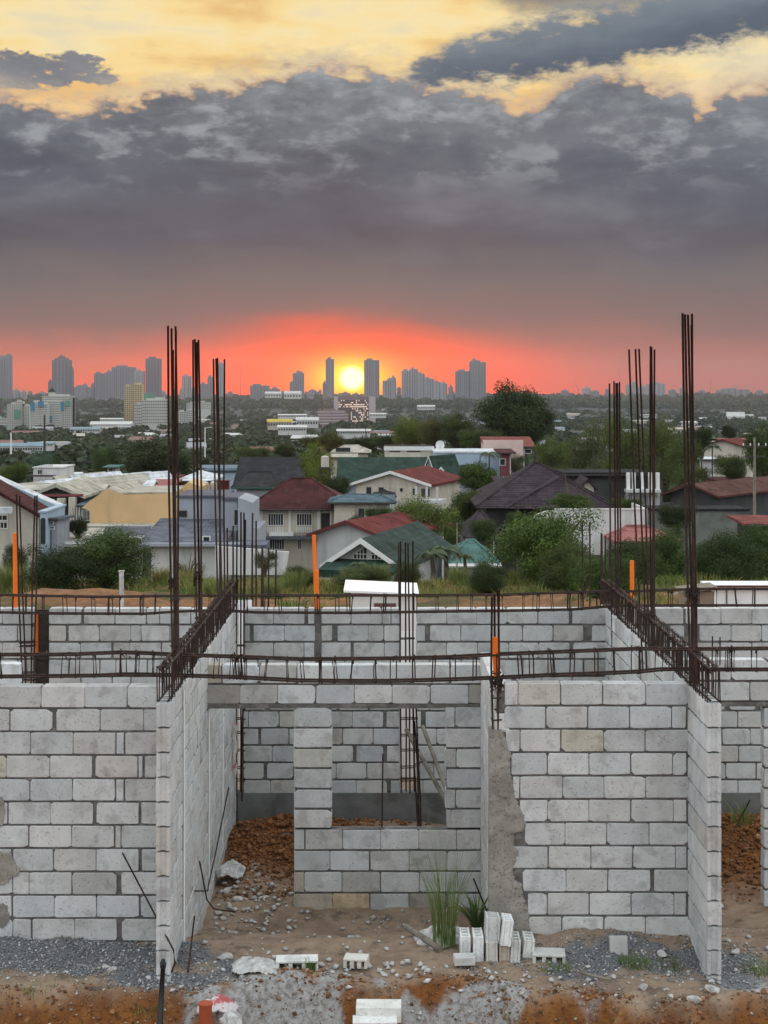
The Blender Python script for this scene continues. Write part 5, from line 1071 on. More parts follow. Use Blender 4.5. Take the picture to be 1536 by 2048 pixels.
def addbox(t, m, name, px0, px1, y0, y1, D, d0=0, depth=.2):
    """extra part given by photo extents at distance D, in the thing's unrotated frame"""
    x, Y, z = t.location; mb = MB(); mb.box(XP(px0, D)-x, XP(px1, D)-x, D-Y+d0, D-Y+d0+depth, ZP(y1, D)-z, ZP(y0, D)-z); return mb.build(name, m, t)
H = house
# wine red hip roof house with tall windows
h = H('two storey cream house with a large wine red hip roof and two barred windows', 122, 487, 708, 1017, 957, 'hip', 9, CRM, R_WINE, ridge=.20, o=.8, wpx=(502, 682), wins=[(537, 566, 1028, 1050, 6, 1), (594, 623, 1028, 1050, 6, 1), (504, 514, 1028, 1042, 2, 1), (644, 660, 1028, 1058, 2, 1, DTRIM), (540, 568, 1079, 1098, 6, 1), (596, 602, 1079, 1098, 2, 1)])
for a, b in ((519, 525), (577, 582), (634, 641), (660, 663)): addbox(h, TRIM, 'pilaster', a, b, 1021, 1064, 122.8, -.12, .25)
for a, b in ((537, 566), (593, 623)):
    for k in range(9): c = a+(b-a)*k/8; addbox(h, TRIM, 'baluster', c-.8, c+.8, 1053, 1064, 122.8, -.45, .06)
addbox(h, R_GRY, 'lower_roof', 515, 645, 1071, 1076, 122.8, -1.2, 1.3); addbox(h, TRIM, 'balcony_slab', 540, 588, 1064, 1070, 122.8, -1.0, 1.0)
# white house with red gable roof, turned
h = H('white house with a long red gable roof sloping right, beside the green gable house', 96, 586, 760, 1072, 1041, 'gy', 11, WHT, R_RED, rot=-24, o=.5, trim=RTRIM, sk=18, wins=[])
# green gable house
h = H('white gabled house with green tiled roof and two triangular lattice windows', 78, 636, 806, 1133, 1077, 'gy', 11, WHT, R_GRNT, rot=-16, o=.6, trim=TRIM, th=.2, sk=0)
def tri_win(t, D, pts):
    x, Y, z = t.location; y = t['y0']-.03; q = [(XP(a, D)-x, ZP(b, D)-z) for a, b in pts]; cx_ = sum(a for a, _ in q)/len(q); cz_ = sum(b for _, b in q)/len(q)
    out_ = [(cx_+(a-cx_)*1.10, cz_+(b-cz_)*1.12) for a, b in q]; mb = MB(); n = len(q)
    for i in range(n):
        a, b, c, d = out_[i], out_[(i+1) % n], q[(i+1) % n], q[i]; mb.add([(a[0], y, a[1]), (b[0], y, b[1]), (c[0], y, c[1]), (d[0], y, d[1])], [(0, 1, 2, 3)])
    xs_ = [a for a, _ in q]; zs_ = [b for _, b in q]
    for k in (1, 2, 3):
        c = min(xs_)+(max(xs_)-min(xs_))*k/4; up = max(zs_)- (max(zs_)-min(zs_)-.25)*abs(c-q[1][0])/(max(xs_)-min(xs_)) if False else None
        top = min(zs_)+.3+(max(zs_)-min(zs_)-.3)*(1-abs(c-xs_[zs_.index(max(zs_))])/(max(xs_)-min(xs_))); mb.box(c-.02, c+.02, y-.02, y+.0, min(zs_), top)
    c = min(zs_)+(max(zs_)-min(zs_))*.38; mb.box(min(xs_), max(xs_), y-.026, y-.004, c-.02, c+.02)
    f = mb.build('window', TRIM, t); mb = MB(); mb.add([(a, y+.012, b) for a, b in q], [tuple(range(len(q)))]); mb.build('pane', GLASS, f)
tri_win(h, 78.6, [(701, 1117), (727, 1117), (727, 1093), (701, 1109)]); tri_win(h, 78.6, [(738, 1117), (764, 1117), (764, 1109), (738, 1093)])
x, Y, z = h.location; mb = MB(); mb.prism_x([(-1.5, ZP(1140, 77)-z), (.55, ZP(1121, 78)-z), (.55, ZP(1121, 78)-z-.15), (-1.5, ZP(1140, 77)-z-.15)][::-1], XP(650, 78)-x, XP(806, 78)-x); mb.build('porch_roof', R_GRN, h)
for px in (662, 700, 750, 800): addbox(h, TRIM, 'post', px, px+3, 1138, 1175, 77.3, -.6, .12)
addbox(h, R_GRN, 'awning', 655, 740, 1140, 1156, 76.5, -.3, .3)
H('teal metal hip roof house with white fascia, partly hidden by palms', 84, 897, 1002, 1128, 1080, 'hip', 8, GRYW, R_TEAL, ridge=.15, trim=TRIM, o=.5, wins=[(975, 990, 1133, 1150, 2, 1, DTRIM)])
# cream gable house with red roof
h = H('cream house with a low red gable roof and small dark windows', 158, 691, 862, 968, 942, 'gy', 13, CRM, R_RED, rot=-18, o=.5, trim=TRIM, th=.22, wins=[(727, 738, 975, 989, 1, 1, CRM), (753, 764, 975, 989, 1, 1, CRM), (798, 804, 976, 983, 1, 1, CRM), (824, 831, 976, 989, 1, 1, CRM)], sk=4)
addbox(h, WHT, 'porch', 838, 890, 998, 1005, 157, -.5, 3); 
for px in (840, 862, 884): addbox(h, WHT, 'column', px, px+3, 972, 1000, 157, -.3, .3)
addbox(h, DGW, 'doorway', 843, 860, 976, 992, 158.4, -.1, .2)
h = H('long house with a dark green metal roof behind the cream gable house', 186, 672, 872, 966, 914, 'gx', 15, GRYW, R_GRN, o=.5, trim=None)
H('small green gable dormer house at the right end of the long green roof', 178, 858, 906, 962, 934, 'gy', 10, GRYW, R_GRN, rot=-25, o=.4, trim=TRIM)
H('small steep green gable with white edge, just behind the dormer house', 184, 842, 872, 950, 912, 'gy', 8, GRYW, R_GRN, rot=-25, o=.3, trim=TRIM)
H('blue-grey hip roofed bungalow between the wine roof and the cream gable house', 118, 655, 792, 1004, 989, 'hip', 9, CRM, R_BLU, ridge=.5, o=.5, wins=[(717, 729, 1017, 1034, 1, 1, CRM)])
H('dark teal little hip roof in front of the cream gable house', 130, 745, 792, 993, 980, 'hip', 6, GRYW, R_CHAR, ridge=.0, o=.3)
# charcoal roofs
H('wide charcoal gable roofed house left of the water tank', 178, 466, 625, 968, 914, 'gx', 17, DGW, R_CHAR, o=.5); H('smaller charcoal roof stepping down at the left of the wide charcoal roof', 186, 474, 536, 952, 930, 'gx', 9, DGW, R_CHAR, o=.4); H('low charcoal roof with a pale green eave behind the wine red roof', 165, 462, 560, 975, 944, 'hip', 12, GRYW, R_CHAR, ridge=.5, trim=GTRIM)
t = H('blue-grey long wall building right of the white pyramid roof', 215, 402, 482, 941, 938, 'flat', 10, BLUW, R_BLU, th=.3)
# background mid row
H('flat dark roofed house with white trim and a satellite dish', 208, 768, 868, 893, 888, 'flat', 8, CRM, R_CHAR, trim=TRIM, th=.5, wins=[(780, 800, 897, 903, 2, 1, DTRIM), (815, 840, 897, 903, 2, 1, DTRIM)]); addbox(bpy.data.objects['house.0%02d' % 0] if False else t, BLUW, 'parapet', 402, 482, 930, 936, 214, 0, .3)
H('pale hip roofed house behind the yellowish tree', 235, 660, 742, 905, 890, 'hip', 12, CRM, R_PALE, ridge=.35, wins=[(672, 700, 896, 903, 2, 1, DTRIM)])
H('cream low house below the pale hip roof', 222, 650, 715, 914, 907, 'shed', 7, CRM, R_PALE)
H('long building with a plain pale blue wall', 200, 868, 1012, 903, 899, 'flat', 12, BLUW, R_WHT, th=.2)
h = H('pink walled house with a sloping red roof below the tallest tree', 215, 968, 1072, 893, 873, 'shed', 9, PNKW, R_SALM, rot=0, wpx=(970, 1050), wins=[(1050, 1062, 899, 906, 1, 1)]); addbox(h, PNKW, 'side_wall', 966, 1046, 880, 918, 214, -.3, .4)
H('wine coloured house below the pink walled one', 196, 996, 1032, 905, 897, 'shed', 8, WINEW, R_WINE, wins=[(1000, 1010, 918, 930, 1, 1)])
# purple tiled house
h = H('large house with purple-brown tiled hip roof', 118, 953, 1234, 1013, 926, 'hip', 15, DGW, R_PUR, ridge=.03, o=.8)
x, Y, z = h.location
def gable_extra(t, px0, px1, ye, yr, D, depth, rm, wm, nm='dormer'):
    x, Y, z = t.location; mb = MB(); W = (px1-px0)/S(D); cx_ = XP((px0+px1)/2, D)-x; mb.prism_y([(cx_-W/2, ZP(ye, D)-z), (cx_, ZP(yr, D)-z), (cx_+W/2, ZP(ye, D)-z), (cx_+W/2, ZP(ye, D)-z-.2), (cx_, ZP(yr, D)-z-.25), (cx_-W/2, ZP(ye, D)-z-.2)], D-Y, D-Y+depth); f = mb.build(nm, rm, t)
    mb = MB(); mb.prism_y([(cx_-W/2+.3, ZP(ye, D)-z-2.0), (cx_-W/2+.3, ZP(ye, D)-z+.0), (cx_, ZP(yr, D)-z-.26), (cx_+W/2-.3, ZP(ye, D)-z+.0), (cx_+W/2-.3, ZP(ye, D)-z-2.0)][::-1], D-Y+.3, D-Y+depth-.2); mb.build('dormer_wall', wm, f)
D = 115.5; mb = MB(); q = [(XP(1012, D)-x, -2.5, ZP(1017, D)-z), (XP(1232, D)-x, -2.5, ZP(1017, D)-z), (XP(1215, D)-x, 6, ZP(1017, D)-z), (XP(1030, D)-x, 6, ZP(1017, D)-z), (XP(1124, 119)-x, 1.6, ZP(955, 119)-z), (XP(1124, 119)-x, 6.5, ZP(955, 119)-z)]
mb.add(q, [(0, 1, 4), (1, 2, 5, 4), (3, 0, 4, 5), (0, 3, 2, 1)]); mb.build('front_roof', R_PUR, h); mb = MB(); mb.tube([q[0], q[4]], .1, 5); mb.tube([q[1], q[4]], .1, 5); mb.build('ridge_cap', R_PUR, h)
gable_extra(h, 1158, 1196, 976, 956, 122, 5, R_PUR, CRM)
H('lower purple tiled hip roof wing at the left of the large one', 112, 928, 1006, 1075, 1022, 'hip', 9, DGW, R_PUR, ridge=.1, o=.5); H('upper purple tiled roof rising behind the left slope of the large one', 135, 992, 1060, 968, 952, 'shed', 6, DGW, R_PUR, wins=[(1008, 1024, 955, 962, 2, 1)])
h = H('dark long building with a row of tall white fins', 138, 1126, 1300, 945, 938, 'shed', 8, DGW, R_CHAR, th=.4, wpx=(1130, 1312))
for i, px in enumerate((1252, 1263, 1281, 1296, 1311)): addbox(h, TRIM, 'fin', px, px+6.5, 945+i*0, 990+(i % 2)*22, 137.5, -.5, .5)
addbox(h, WHT, 'balcony', 1250, 1318, 978, 984, 137, -.9, 1.2); addbox(h, WHT, 'lower_wall', 1250, 1318, 988, 1015, 138, -.4, .5)
for px in (1256, 1272, 1290): addbox(h, GLASS, 'opening', px, px+7, 962, 974, 138.2, .1, .3)
h = H('low house with a wide rusty brown gable roof and dark timber end', 128, 1306, 1432, 990, 967, 'gy', 17, DGW, R_RUST, rot=-38, o=.6, sk=10); H('rusty brown roof extension at the right of the wide rusty roof', 136, 1395, 1510, 990, 966, 'gx', 11, DGW, R_RUST, o=.4)
H('dark red flat roofed building behind the rusty roofs', 160, 1440, 1540, 962, 957, 'flat', 9, WINEW, R_WINE, wins=[(1462, 1480, 968, 976, 2, 1)])
H('grey block boundary house wall below the rusty roofs', 116, 1302, 1500, 1018, 1010, 'flat', 4, mat('mossy_wall', (.14,.15,.13), .3, .6, .4, 8, .95), R_CHAR, th=.15)
h = H('faded pink hip roof bungalow beside the white garden wall', 88, 1228, 1362, 1082, 1052, 'hip', 8, CRM, R_PINK, ridge=.3); H('faded red roof at the right edge above the dark tree', 96, 1490, 1600, 1048, 1030, 'shed', 5, DGW, R_SALM, wins=[(1510, 1530, 1054, 1062, 2, 1, DTRIM)])
# white garden wall with broken top line
D = 92; x0 = XP(1060, D); t = thing('garden_wall', 'tall plain white boundary wall with a curved left end, behind the light green bush', 'wall', (x0, D, float(far_z(x0, D))))
z = t.location[2]; pf = lambda a, b: (XP(a, D)-x0, ZP(b, D)-z); poly = [pf(1052, 1090), pf(1060, 1040), pf(1075, 1028), pf(1092, 1022), pf(1130, 1020), pf(1292, 1020), pf(1292, 1110), pf(1052, 1110)]
mb = MB(); mb.prism_y(poly, 0, .3); mb.build('panel', WHT, t); mb = MB(); mb.box(pf(1110, 0)[0], pf(1290, 0)[0], -.04, .34, pf(0, 1020)[1]+.003, pf(0, 1017.5)[1]); mb.build('coping', WHT, t); mb = MB(); mb.box(pf(1290, 0)[0], pf(1294, 0)[0], -.1, 5, -1, pf(0, 1017)[1]); mb.build('return_wall', WHT, t)
# left cluster
h = H('grey metal roofed house with a white wall and blue eave, behind the tall left rebars', 86, 278, 452, 1085, 1036, 'shed', 8.5, WHT, R_GRY, trim=GRYW, o=.5, wpx=(300, 449), th=.2, wins=[(407, 419, 1074, 1085, 1, 1, WHT)])
addbox(h, GRYW, 'eave_band', 300, 480, 1086, 1092, 86, -.3, .6); addbox(h, R_GRY, 'side_roof', 440, 534, 1088, 1094, 86, -.6, 3)
H('tall blue-grey rear block behind the grey metal roof', 94, 352, 450, 991, 989, 'flat', 6, GRYW, R_GRY, th=.15, wins=[(356, 372, 1023, 1032, 2, 1, DTRIM)]); H('tall narrow blue-grey house end right of the grey metal roof', 90, 444, 478, 995, 993, 'flat', 5, GRYW, R_GRY, th=.2, wins=[(469, 476, 1020, 1050, 1, 1, GRYW)])
D = 89; x0 = XP(477, D); t = thing('party_wall_block', 'slim blue-grey slab wall stepping down toward the wine roofed house', 'wall', (x0, D, float(far_z(x0, D)))); z = t.location[2]; pf = lambda a, b: (XP(a, D)-x0, ZP(b, D)-z)
mb = MB(); mb.prism_y([pf(476, 996), pf(488, 999), pf(505, 1006), pf(505, 1055), pf(519, 1056), pf(519, 1140), pf(476, 1140)], 0, 5); mb.build('slab', GRYW, t)
D = 84; x0 = XP(520, D); t = thing('garden_wall', 'pale blue-white low wall below the grey metal roof', 'wall', (x0, D, float(far_z(x0, D)))); z = t.location[2]; pf = lambda a, b: (XP(a, D)-x0, ZP(b, D)-z)
mb = MB(); mb.prism_y([pf(430, 1092), pf(578, 1104), pf(570, 1150), pf(430, 1150)], 0, .25); mb.build('panel', WHT, t)
# tan gable wall house
D = 112; x0 = XP(165, D); t = thing('house', 'house with a big plain tan gable wall and stepped roof line', 'house', (x0, D, float(far_z(x0, D+4)))); z = t.location[2]; pf = lambda a, b: (XP(a, D)-x0, ZP(b, D)-z)
mb = MB(); mb.prism_y([pf(165, 1016), pf(178, 1003), pf(205, 984), pf(216, 978), pf(236, 987), pf(250, 989), pf(335, 987), pf(348, 986), pf(348, 1075), pf(180, 1075), pf(180, 1022)], 0, 8); mb.build('wall', TAN, t)
mb = MB(); mb.prism_y([pf(163, 1018), pf(163, 1015), pf(216, 975.5), pf(238, 985), pf(350, 984), pf(350, 986.5), pf(236, 988), pf(216, 979), pf(178, 1004)], .1, 8.3); mb.build('roof', R_PALE, t)
mb = MB(); mb.prism_y([pf(345, 986), pf(362, 970), pf(390, 980), pf(390, 1000), pf(345, 1000)], 4, 9); mb.build('rear_gable', TAN, t)
mb = MB(); mb.box(pf(178, 0)[0], pf(350, 0)[0], -2.6, -.02, pf(0, 1048)[1]-.15, pf(0, 1046)[1]); mb.build('porch_roof', R_PALE, t)
H('low house with a pale sheet roof in front of the tan gable wall', 98, 96, 240, 1083, 1056, 'shed', 9, CRM, R_PALE, th=.25, trim=TRIM); H('small white edged sheet roof right of the low pale roof', 94, 205, 300, 1072, 1052, 'shed', 5, CRM, R_GRY, rot=8, trim=TRIM)
# far left houses
h = H('cream house at the left edge with a sloping wine red roof', 96, -150, 80, 1030, 964, 'gy', 3.6, CRM, R_WINE, th=.2, wpx=(-100, 74), wins=[(-5, 14, 1031, 1040, 2, 1), (-5, 14, 1045, 1056, 3, 1)]); addbox(h, R_WHT, 'white_canopy', -40, 24, 1014, 1026, 95.5, -.5, .6)
H('pale blue sloping gable end at far left above the wine red roof', 101, -170, 114, 1012, 948, 'gy', 1.4, BLUW, R_WHT, th=.35, wpx=(-60, 100), trim=BLUW)
h = H('pale blue townhouse front with an arched window beside the cream house', 94, 76, 93, 1022, 1020, 'flat', 6, BLUW, BLUW, th=.1); 
mb = MB(); x, Y, z = h.location; c = XP(85.5, 94)-x; zz = ZP(1052, 94)-z; w_ = 5/S(94); mb.prism_y([(c-w_, zz-1.1), (c+w_, zz-1.1)] + [(c+w_*math.cos(a), zz+.35+w_*math.sin(a)) for a in np.linspace(0, math.pi, 9)], .05, .11); mb.build('arch_window', GLASS, h)
H('sloping grey side wing right of the arched blue front', 95, 92, 117, 1036, 1030, 'shed', 5, GRYW, R_GRY, th=.15, wins=[(95, 106, 1044, 1047, 1, 1), (95, 108, 1054, 1057, 1, 1)])
h = H('townhouse with a black gable front under a pale roof edge', 118, 52, 170, 992, 968, 'gy', 12, DGW, R_PALE, o=.5, trim=R_PALE, th=.2, wpx=(75, 160)); addbox(h, WINEW, 'eave_board', 54, 166, 988, 993, 118, -.1, .3)
for a, b, c, d in ((97, 109, 998, 1033), (117, 132, 996, 1045), (140, 153, 994, 1040)): addbox(h, CRM, 'pier', a, b, c, d, 118, -.6, .9)
addbox(h, mat('brown_panel', (.13,.11,.09), .2, 2, .3, 10, .9), 'panel', 77, 97, 996, 1026, 118, -.2, .4); addbox(h, BLUW, 'blue_awning', 110, 124, 1003, 1012, 118, -.9, .9); addbox(h, GLASS, 'dark_opening', 134, 140, 1012, 1036, 118, -.3, .4); addbox(h, mat('blue_tarp', (.03,.04,.12), .2, 3, .3, 10, .6), 'blue_tarp', 117, 142, 1050, 1058, 117, -1, 1); addbox(h, GRYW, 'base_wall', 92, 165, 1040, 1075, 117.5, -.3, .6)
h = H('grey barred front with bluish lean-to right of the black gable', 116, 152, 176, 1010, 998, 'shed', 5, GRYW, R_BLU, th=.12, wins=[(154, 163, 1012, 1038, 4, 1), (167, 179, 1022, 1040, 4, 1)])
G_ROW = 'pale roofed row houses behind the black gable'
for i, (a, b, ye, yr, D, kd, m, lb) in enumerate([(10, 60, 978, 967, 132, 'gy', R_PALE, 'leftmost pale rusty sheet roof of the row'), (30, 90, 980, 966, 128, 'gx', R_PALE, 'rust stained pale roof left of the black gable'), (62, 98, 976, 962, 134, 'gy', R_WHT, 'small white gable peak just right of the rust stained roof'), (88, 125, 972, 952, 140, 'gy', R_PALE, 'pale gable peak under the white box house'), (122, 158, 970, 951, 142, 'gy', R_WHT, 'whitish gable peak right of centre of the row'),
        (118, 200, 996, 968, 124, 'gx', R_PALE, 'long olive-cream sheet roof behind the black gable'), (155, 212, 982, 955, 134, 'gy', R_PALE, 'cream gable wall with dark roof edge'), (190, 225, 972, 951, 146, 'gy', R_WHT, 'first white sawtooth gable right of the cream gable'), (208, 244, 974, 951, 144, 'gy', R_WHT, 'second white sawtooth gable'), (224, 262, 976, 950, 142, 'gy', R_WHT, 'third white sawtooth gable'), (240, 300, 984, 960, 138, 'gx', R_WHT, 'bluish white roof at the right end of the row')]):
    H(lb, D, a, b, ye, yr, kd, 8 if kd == 'gx' else 9, CRM, m, th=.12, o=.25, grp=G_ROW, trim=(DTRIM if i == 6 else None), rot=(-20 if kd == 'gy' else 0))
h = H('white box shaped upper storey house on the left', 150, 64, 126, 934, 932, 'flat', 6, WHT, WHT, th=.1, wins=[(76, 84, 940, 948, 2, 1, WHT)]); addbox(h, DTRIM, 'eave', 54, 112, 950, 953, 149, -.6, .8)
t = thing('roof_mesh_fence', 'dark green mesh screen on posts above the white box house', 'fence', P(88, 934, 151)); mb = MB(); x, Y, z = t.location
for k in range(11): c = XP(64+k*4, 151)-x; mb.box(c-.03, c+.03, 0, .06, -.2, 1.6)
mb.box(XP(64, 151)-x, XP(104, 151)-x, .01, .05, 1.5, 1.58); mb.build('mesh_frame', GTRIM, t)
H('white sheet canopy roof between the white box house and the dark tree', 160, 132, 168, 956, 944, 'shed', 6, WHT, R_WHT, rot=12); H('long dark red flat roof behind the sawtooth gables', 168, 240, 352, 956, 953, 'flat', 8, CRM, R_RED, th=.4); H('faded pink red sloping roof right of the sawtooth gables', 140, 290, 345, 972, 958, 'shed', 7, CRM, R_PINK, trim=TRIM); H('dark red low roof just above the tan gable wall', 124, 226, 300, 986, 976, 'shed', 6, DGW, R_RED)
H('white pyramid roof pavilion behind the tallest left rebars', 170, 352, 428, 961, 941, 'hip', 12, mat('brown_wall', (.2,.14,.1), .2, 1, .2, 6, .9), R_WHT, ridge=.02, wpx=(360, 420)); H('light green roofed hut in front of the big dome tree', 190, 204, 236, 934, 929, 'shed', 5, CRM, R_TEAL, wins=[(218, 230, 937, 942, 1, 1)])
M_TANK = mat('water_tank', (.50,.46,.40), .1, 2, .2, 10, .6, wave=(('z', 3.5, 1.0),))
def tank(px, yt, yb, w, D, label, m=None, stand=None, grp=None):
    x, z0 = XP(px, D), ZP(yb, D); t = thing('water_tank', label, 'water tank', (x, D, z0), 0, grp); r_ = w/S(D)/2; h_ = ZP(yt, D)-z0; mb = MB(); mb.tube([(0, 0, 0), (0, 0, h_*.86)], r_, 20); mb.build('body', m or M_TANK, t); mb = MB(); mb.tube([(0, 0, h_*.86), (0, 0, h_*.97)], r_*1.04, 20, r_*.5); mb.tube([(0, 0, h_*.97), (0, 0, h_)], r_*.25, 10); mb.build('lid', m or M_TANK, t)
    if stand:
        hs = ZP(yb, D)-ZP(stand, D); mb = MB(); e = r_*1.3
        mb.box(-e, e, -e, e, -.22, -.02); 
        for zz in (-hs*.45,): mb.box(-e, e, -e-.03, -e+.03, zz-.05, zz+.05)
        mb.build('platform', M_DARKWOOD, t)
        for sx in (-1, 1):
            for sy in (-1, 1): mb = MB(); mb.tube([(sx*e*.9, sy*e*.9, -.2), (sx*e*1.05, sy*e*1.05, -hs-2)], .07, 6); mb.build('leg', M_DARKWOOD, t)
tank(650, 911, 934, 16, 150, 'pale cylindrical water tank on a tall dark stand left of the long green roof', stand=965); tank(410, 962, 988, 14, 120, 'left one of two cream water tanks behind the tall rebars'); tank(427, 962, 988, 13, 120, 'right one of two cream water tanks behind the tall rebars')
t = thing('roof_box', 'small brick red box structure right of the two cream tanks', 'shed', P(446, 988, 118)); mb = MB(); mb.box(-.4, .4, 0, 1, -3, .95); mb.build('wall', R_RED, t); mb = MB(); mb.box(-.45, .45, -.05, 1.05, .95, 1.02); mb.build('roof', R_RED, t)
t = thing('satellite_dish', 'grey satellite dish at the right end of the flat dark roof', 'satellite dish', P(880, 905, 206)); r_ = 9/S(206); mb = MB(); vs = [(0, .25, 0)]; n = 18
for k in range(1, 4):
    for a in np.linspace(0, 2*math.pi, n, endpoint=False): q = k/3; vs.append((r_*q*math.cos(a), .25*(1-q*q)-.0, r_*1.1*q*math.sin(a)))
fs = [(0, 1+(i+1) % n, 1+i) for i in range(n)] + [(1+k*n+i, 1+k*n+(i+1) % n, 1+(k+1)*n+(i+1) % n, 1+(k+1)*n+i) for k in range(2) for i in range(n)]
mb.add([(x, y, z+.95) for x, y, z in vs], fs); mb.build('dish', TRIM, t); mb = MB(); mb.tube([(0, .3, .9), (-.3, .5, -.6)], .06, 6); mb.tube([(0, .2, .5), (0, -.5, .95)], .03, 5); mb.build('mast', DTRIM, t)
h = H('cream house with a red roof far at the right, below a square chimney tower', 215, 1398, 1490, 893, 878, 'gy', 10, CRM, R_RED, rot=-25, sk=0); addbox(h, CRM, 'chimney', 1467, 1484, 856, 882, 222, 0, 1.2); addbox(h, DTRIM, 'chimney_cap', 1465, 1486, 854, 856, 222, -.1, 1.4); H('pink red long roof right of the far cream house', 225, 1455, 1512, 885, 876, 'shed', 7, CRM, R_PINK)
H('white low canopy roof below the far cream house', 190, 1402, 1440, 918, 913, 'shed', 4, WHT, R_WHT)
# utility poles
def upole(px, yt, yb, D, label, arms=True, r_=.12, m=None, lamp=False):
    x, z0, z1 = XP(px, D), ZP(yb, D), ZP(yt, D); t = thing('utility_pole' if not lamp else 'street_lamp', label, 'pole' if not lamp else 'lamp', (x, D, z0)); mb = MB(); mb.tube([(0, 0, -1), (0, 0, z1-z0)], r_, 8, r_*.7); mb.build('post', m or M_WOODPOLE, t)
    if arms:
        mb = MB(); mb.box(-.9, .9, -.06, .06, z1-z0-.7, z1-z0-.58); mb.box(-.7, .7, -.05, .05, z1-z0-1.4, z1-z0-1.3); mb.build('crossarm', DTRIM, t)
        mb = MB()
        for k in (-.8, -.3, .3, .8): mb.tube([(k, 0, z1-z0-.58), (k, 0, z1-z0-.4)], .05, 6)
        mb.build('insulator', TRIM, t)
    if lamp: mb = MB(); mb.tube([(0, 0, z1-z0-.3), (.5, 0, z1-z0), (1.1, 0, z1-z0+.05)], .05, 6); mb.box(.9, 1.5, -.12, .12, z1-z0, z1-z0+.12); mb.build('lamp_arm', TRIM, t)
upole(1509, 875, 1010, 110, 'tall utility pole at the right edge with cross arms'); upole(89, 830, 905, 420, 'dark tall pole among the valley trees at left', arms=False, r_=.35, m=DTRIM); upole(22, 865, 900, 380, 'pale pole at left in front of the teal long roof', arms=False, r_=.25, m=TRIM); upole(410, 855, 905, 330, 'pale lamp post seen between the left rebars', arms=False, r_=.14, m=TRIM, lamp=True); upole(1187, 858, 935, 170, 'slim dark pole among the right olive trees', arms=False, r_=.08, m=DTRIM); upole(914, 1045, 1095, 70, 'small pole with a white lamp above the palms', arms=False, r_=.035, m=M_WOODPOLE, lamp=False)

# ------------------------------------------------------------------ valley: far trees, low buildings, mid-rise blocks, ridge towers
def blobs(name, X, D, Rr, seed, n_leaf=70):
    r = np.random.RandomState(seed); N = len(X); zb = far_z(X, D); n = N*n_leaf; idx = np.repeat(np.arange(N), n_leaf)
    d = r.normal(0, 1, (n, 3)); d /= np.linalg.norm(d, axis=1)[:, None]; d[:, 2] = np.abs(d[:, 2])*.9-.15; rad = Rr[idx]*(.62+.38*r.uniform(0, 1, n))
    p = np.stack([X[idx], D[idx], zb[idx]+Rr[idx]*.55], 1) + d*rad[:, None]*np.array((1, 1, .9)); nrm = d + r.normal(0, .45, (n, 3)); nrm /= np.linalg.norm(nrm, axis=1)[:, None]
    t = np.cross(nrm, r.normal(0, 1, (n, 3))); t /= np.linalg.norm(t, axis=1)[:, None]; b = np.cross(nrm, t); L = (Rr[idx]*r.uniform(.16, .34, n))[:, None]
    co = np.stack([p-t*L, p-b*L*.8, p+t*L, p+b*L*.8], 1).reshape(-1, 3); k = (r.uniform(.6, 1.35, N)[idx]*r.uniform(.8, 1.2, n)); w = r.uniform(-.12, .2, N)[idx]
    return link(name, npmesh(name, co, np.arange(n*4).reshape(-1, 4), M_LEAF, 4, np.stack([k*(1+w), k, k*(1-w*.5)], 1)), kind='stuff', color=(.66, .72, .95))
r = np.random.RandomState(77)
u = r.uniform(0, 1, 5200)**.95; D = 235*(3600/235)**u; X = r.uniform(-.29, .29, len(D))*D; ok = vnoise(X/60, D/100, 5) > .20; X, D = X[ok], D[ok]
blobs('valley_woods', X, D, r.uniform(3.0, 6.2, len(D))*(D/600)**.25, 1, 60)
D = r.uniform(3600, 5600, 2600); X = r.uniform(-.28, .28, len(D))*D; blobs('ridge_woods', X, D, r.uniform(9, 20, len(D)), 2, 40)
LOWB = [mat('far_white', (.52,.52,.50), .1, .2, 0, 1, .8), mat('far_cream', (.42,.38,.32), .1, .2, 0, 1, .8), mat('far_grey_roof', (.30,.31,.32), .1, .2, 0, 1, .8), mat('far_rust_roof', (.22,.12,.10), .1, .2, 0, 1, .8), mat('far_blue_roof', (.18,.27,.32), .1, .2, 0, 1, .8)]
rr = random.Random(21); k = 0; shapes = {}
for wi in range(5):
    mb = MB(); mb.box(-.5, .5, 0, 1, 0, .75); a = mb.mesh('wall', LOWB[wi % 2]); mb = MB(); mb.prism_x([(-.06, .75), (.5, 1.1), (1.06, .75)], -.55, .55); shapes[wi] = (a, mb.mesh('roof', LOWB[wi]))
for k in range(85):
    D = 520*(3800/520)**rr.random(); px = rr.uniform(0, 1536); x = XP(px, D); z = float(far_z(x, D)); w = rr.uniform(6, 15)*(1 if D < 1200 else 1.8); t = thing('low_building', 'small pale building with a low roof among the distant valley trees', 'building', (x, D, z+rr.uniform(1, 4)), rr.uniform(-.5, .5), 'small buildings scattered through the valley')
    a, b = shapes[rr.choice((0, 0, 1, 2, 2, 3, 4))]
    for me in (a, b): o = link(me.name.split('.')[0], me, t); o.scale = (w, rr.uniform(5, 9), rr.uniform(3.0, 6.0))
